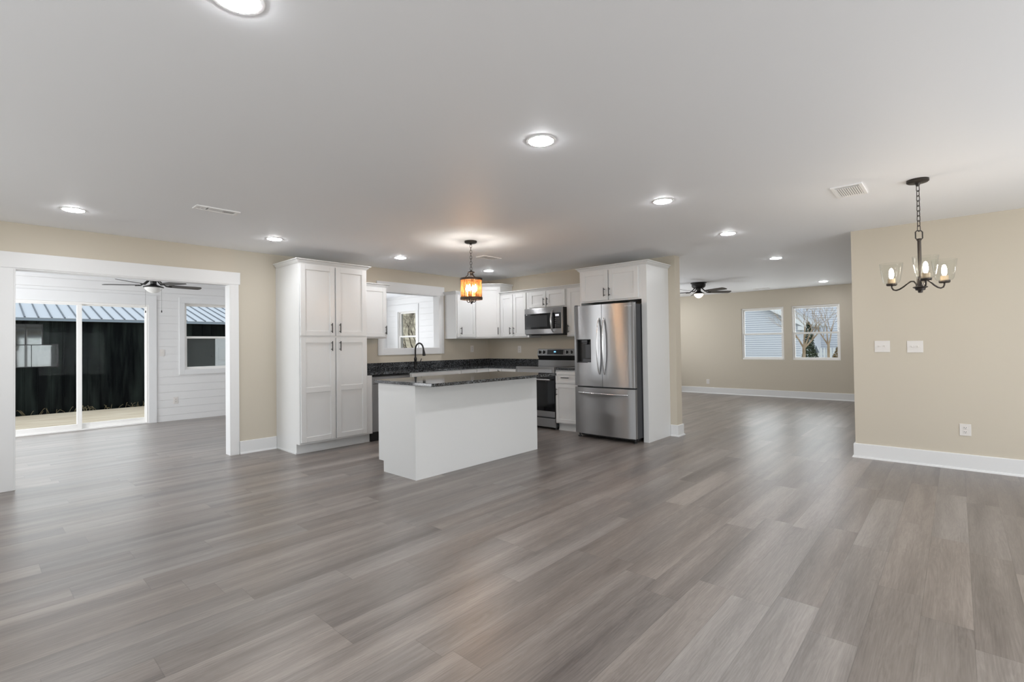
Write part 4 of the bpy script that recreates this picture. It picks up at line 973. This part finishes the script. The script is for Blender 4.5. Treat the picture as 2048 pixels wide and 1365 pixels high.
wo = wf.build('shed_window', mat('black_window_frame', (.03, .03, .032), .3, .5), t)
MB().fbox(F, .02, 1.405, .008, .014, .912, 1.412).fbox(F, .02, 1.14, .004, .010, 1.43, 1.89).build('pane', M_SHEDGLASS, wo)
gd = MB().fbox(F, 4.05, 4.775, 0, .03, -.19, 1.60).build('dark_door', M_GREYDOOR, t)
MB().sphere(F.p(4.715, .06, 1.07), .032).build('door_knob', M_BLACK, gd, smooth=True)
g = MB().fbox(F, 4.80, 7.3, 0, .03, -.19, 1.60)
for zz in (.05, .50, .95):
    for xx in (4.88, 5.50, 6.12, 6.74): g.fbox(F, xx, xx+.5, .03, .042, zz, zz+.36)
g.build('garage_door', M_WHITEOUT, t, bevel=.006, label='white raised-panel garage door')
# weeds at the foot of the shed
m = MB(); rw = random.Random(3)
for k in range(46):
    x = rw.choice((.95, 1.3, 1.95, 2.35, 2.9, 3.2))+rw.gauss(0, .16); h = rw.uniform(.02, .13); dx = rw.uniform(-.10, .10); y = rw.uniform(15.92, 15.96)
    m.tube([(x, y, -.42), (x, y, -.2)]+[(x+dx*math.sin(q*1.6), y, -.2+h*math.sin(q*2.2)) for q in (.25, .5, .75, 1)], [.002]*5+[.001], 4)
m.build('weeds', M_DRYWEED, kind='stuff', label='dry weeds growing along the foot of the black shed', category='weeds')

# bare trees
def branch(m, rnd, p, d, L, r, depth, spread, nseg=4, minr=.002):
    pts = [p]; q = Vector(p); v = Vector(d).normalized(); rs = [r]
    for i in range(nseg):
        v = (v+Vector((rnd.uniform(-1, 1), rnd.uniform(-1, 1), rnd.uniform(-.4, .8)))*.13).normalized()
        q = q+v*(L/nseg); pts.append(q.copy()); rs.append(max(minr, r*(1-.42*(i+1)/nseg)))
    m.tube(pts, rs, 6 if depth > 1 else 4)
    if depth == 0: return
    n = rnd.choice((2, 3, 3)) if depth > 1 else 3
    for k in range(n):
        i = rnd.randint(max(1, nseg-2), nseg) if k else nseg
        ax = Vector((rnd.uniform(-1, 1), rnd.uniform(-1, 1), rnd.uniform(-.2, .5))).normalized()
        nd = (v+ax*spread*rnd.uniform(.7, 1.2)).normalized()
        branch(m, rnd, pts[i], nd, L*rnd.uniform(.62, .85), rs[i]*.66, depth-1, spread, nseg, minr)
def bare_tree(label, base, stems, mat_, seed, L, r, depth, spread=.7):
    rnd = random.Random(seed); t = thing('bare_tree', label, 'tree', base)
    m = MB(); b = Vector(base)
    fork = stems[0][3]
    m.tube([b, b+Vector((.02, .01, fork*.5)), b+Vector((0, 0, fork))], [r*1.6, r*1.35, r*1.25], 8); m.build('trunk', mat_, t, smooth=True)
    m = MB()
    for dx, dy, dz, _ in stems: branch(m, rnd, b+Vector((0, 0, fork-.05)), (dx, dy, dz), L, r*.8, depth, spread)
    m.build('branches', mat_, t, smooth=True)
bare_tree('pale multi-stemmed bare tree seen in the left part of the right living room window', (17, 3.44, -.45), [(0, -.45, 1, 1.55), (0, .45, 1, 0), (0, .05, 1, 0), (.2, -.9, .9, 0)], M_BARK, 11, .60, .034, 4, .72)
bare_tree('slimmer pale bare tree at the right side of the right living room window', (17.2, 2.84, -.45), [(0, -.32, 1, 1.62), (0, .42, 1, 0), (.1, .1, 1, 0)], M_BARK, 5, .55, .027, 4, .7)
bare_tree('dark bare tree seen through the far sunroom window', (14.0, 18.35, -.45), [(-.8, .8, .75, 1.0), (-.4, .4, 1, 0), (.15, -.1, 1.2, 0), (-.9, .9, .40, 0), (-.15, .15, 1, 0), (-.6, .6, .6, 0), (-.5, .7, .95, 0)], M_DARKBARK, 21, .95, .062, 5, .55)
# bank behind
m = MB(); N = 22; vs = []; fs = []
for i in range(N):
    for j in range(8):
        x = -20+i*4.2; y = 36+j*4; vs.append((x, y, -.5+6.5*math.sin(min(1, j/5)*math.pi/2)+.35*math.sin(i*1.7+j)))
for i in range(N-1):
    for j in range(7): fs.append((i*8+j, (i+1)*8+j, (i+1)*8+j+1, i*8+j+1))
m.add(vs, fs).build('hill', M_HILL, smooth=True, kind='structure')

# shrubs
def leafy(name, label, cat, base, prof, mat_, seed, n, size=.05):
    rnd = random.Random(seed); m = MB(); b = Vector(base); H = prof[-1][1]
    for k in range(n):
        z = rnd.uniform(.02, 1)*H
        for (r0, z0), (r1, z1) in zip(prof, prof[1:]):
            if z0 <= z <= z1: r = r0+(r1-r0)*(z-z0)/(z1-z0+1e-9); break
        a = rnd.uniform(0, 2*math.pi); rr = r*math.sqrt(rnd.uniform(.35, 1)); p = b+Vector((rr*math.cos(a), rr*math.sin(a), z))
        u = Vector((rnd.uniform(-1, 1), rnd.uniform(-1, 1), rnd.uniform(-.3, 1))).normalized()*size; v = u.orthogonal().normalized()*size*.5
        m.add([p-v, p+u*.6-v*.2, p+u*1.3, p+v], [(0, 1, 2, 3)])
    t = thing(name, label, cat, base); m.build('foliage', mat_, t)
    MB().cyl(b, b+Vector((0, 0, H*.6)), .03, .015, 6).build('stem', M_DARKBARK, t)
leafy('evergreen_shrub', 'low dark evergreen shrub beneath the multi-stemmed bare tree', 'shrub', (18.4, 3.56, -.45), [(.25, 0), (.33, .9), (.22, 1.3), (.04, 1.62)], M_GREEN, 1, 1800)
leafy('evergreen_tree', 'tall dark columnar evergreen behind the multi-stemmed bare tree', 'tree', (20.5, 3.99, -.45), [(.15, 0), (.20, 1.2), (.14, 1.9), (.02, 2.40)], M_GREEN, 2, 1900, .05)
leafy('russet_shrub', 'russet brown shrub beside the slimmer bare tree', 'shrub', (18.6, 2.80, -.45), [(.18, 0), (.24, .8), (.16, 1.25), (.03, 1.50)], M_RUSTY, 3, 1400)
# neighbouring houses
def lap(m, x, y0, y1, z0, top, P_=.105):
    z = z0
    while True:
        zt = z+P_; ya, yb = y0, y1
        lim = top(z+P_/2, y0, y1)
        if lim is None: break
        ya, yb = lim
        if yb-ya > .02: m.box(x-.045, x, ya, yb, z+.026, zt)
        z = zt
t = thing('neighbor_house', 'near gabled house with white lap siding outside the left living room window', 'house', (28, 8.5, -.45))
XA = 26.0; E0, E1, EZ = 5.38, 11.6, 2.10
sl = .60
def gable(z, a, b):
    if z < EZ: return a, b
    k = (z-EZ)/sl
    if a+k > b-k: return None
    return a+k, b-k
m = MB(); lap(m, XA, E0, E1, -.45, gable); m.prism([(XA, E0), (XA+4.5, E0), (XA+4.5, E1), (XA, E1)], -.45, EZ); gm = (E0+E1)/2; gz = EZ+sl*(E1-E0)/2; m.add([(XA, E0, EZ), (XA, E1, EZ), (XA, gm, gz), (XA+4.5, E0, EZ), (XA+4.5, E1, EZ), (XA+4.5, gm, gz)], [(0, 2, 1), (3, 4, 5), (0, 3, 5, 2), (1, 2, 5, 4)]); m.build('siding_wall', M_SIDING, t)
mid = (E0+E1)/2; zp = EZ+sl*(E1-E0)/2
m = MB()
for s_ in (-1, 1):
    ye = mid+s_*((E1-E0)/2+.30); ze = EZ-.30*sl
    m.hexa([(XA-.35, mid, zp+.02), (XA+4.8, mid, zp+.02), (XA+4.8, ye, ze+.02), (XA-.35, ye, ze+.02), (XA-.35, mid, zp+.14), (XA+4.8, mid, zp+.14), (XA+4.8, ye, ze+.14), (XA-.35, ye, ze+.14)])
m.build('roof', mat('grey_shingle', (.42, .44, .46), .8), t)
m = MB()
for s_ in (-1, 1):
    ye = mid+s_*((E1-E0)/2+.30); ze = EZ-.30*sl
    m.hexa([(XA-.38, mid, zp-.06), (XA-.34, mid, zp-.06), (XA-.34, ye, ze-.06), (XA-.38, ye, ze-.06), (XA-.38, mid, zp+.16), (XA-.34, mid, zp+.16), (XA-.34, ye, ze+.16), (XA-.38, ye, ze+.16)])
    m.box(XA-.36, XA+.3, min(ye, ye-s_*.34), max(ye, ye-s_*.34), ze-.14, ze+.05)
m.build('fascia', M_WHITEOUT, t)
t = thing('neighbor_house', 'farther white-sided house behind the bare trees in the right living room window', 'house', (35, 3.5, -.45))
m = MB(); lap(m, 32.0, -3, 7.5, -.45, lambda z, a, b: (a, b) if z < 5.2 else None, .125); m.prism([(32, -3), (38, -3), (38, 7.5), (32, 7.5)], -.45, 5.2); m.build('siding_wall', M_SIDING, t)
MB().hexa([(31.5, -3.4, 5.2), (31.5, 7.9, 5.2), (38.5, 7.9, 5.2), (38.5, -3.4, 5.2), (34.9, -3.4, 7), (34.9, 7.9, 7), (35.1, 7.9, 7), (35.1, -3.4, 7)]).build('roof', mat('grey_roof_shingle', (.42, .44, .46), .8), t)
# picket fence and small pointed roof
m = MB(); y = 2.9
while y < 4.25: m.hexa([(22, y, .93), (22.02, y, .93), (22.02, y+.07, .93), (22, y+.07, .93), (22, y+.028, 1.02), (22.02, y+.028, 1.02), (22.02, y+.042, 1.02), (22, y+.042, 1.02)]); y += .105
y = 2.9
while y < 4.25: m.box(22, 22.02, y, y+.07, -.45, .929); y += .105
m.box(22.02, 22.05, 2.9, 4.25, .1, .18).box(22.02, 22.05, 2.9, 4.25, .72, .80)
m.build('picket_fence', M_WHITEOUT, label='white picket fence beyond the bare trees outside the right living room window', category='fence')
t = thing('birdhouse', 'small white post-mounted birdhouse with pointed grey roof by the picket fence', 'birdhouse', (21, 3.86, -.45))
MB().cyl((21, 3.86, -.45), (21, 3.86, .62), .03, n=8).build('post', M_WHITEOUT, t)
MB().cyl((21, 3.86, .62), (21, 3.86, .84), .075, n=10).build('house_body', M_WHITEOUT, t)
MB().cyl((21, 3.86, .84), (21, 3.86, 1.10), .105, .004, 12).build('cone_roof', M_SLATE, t)
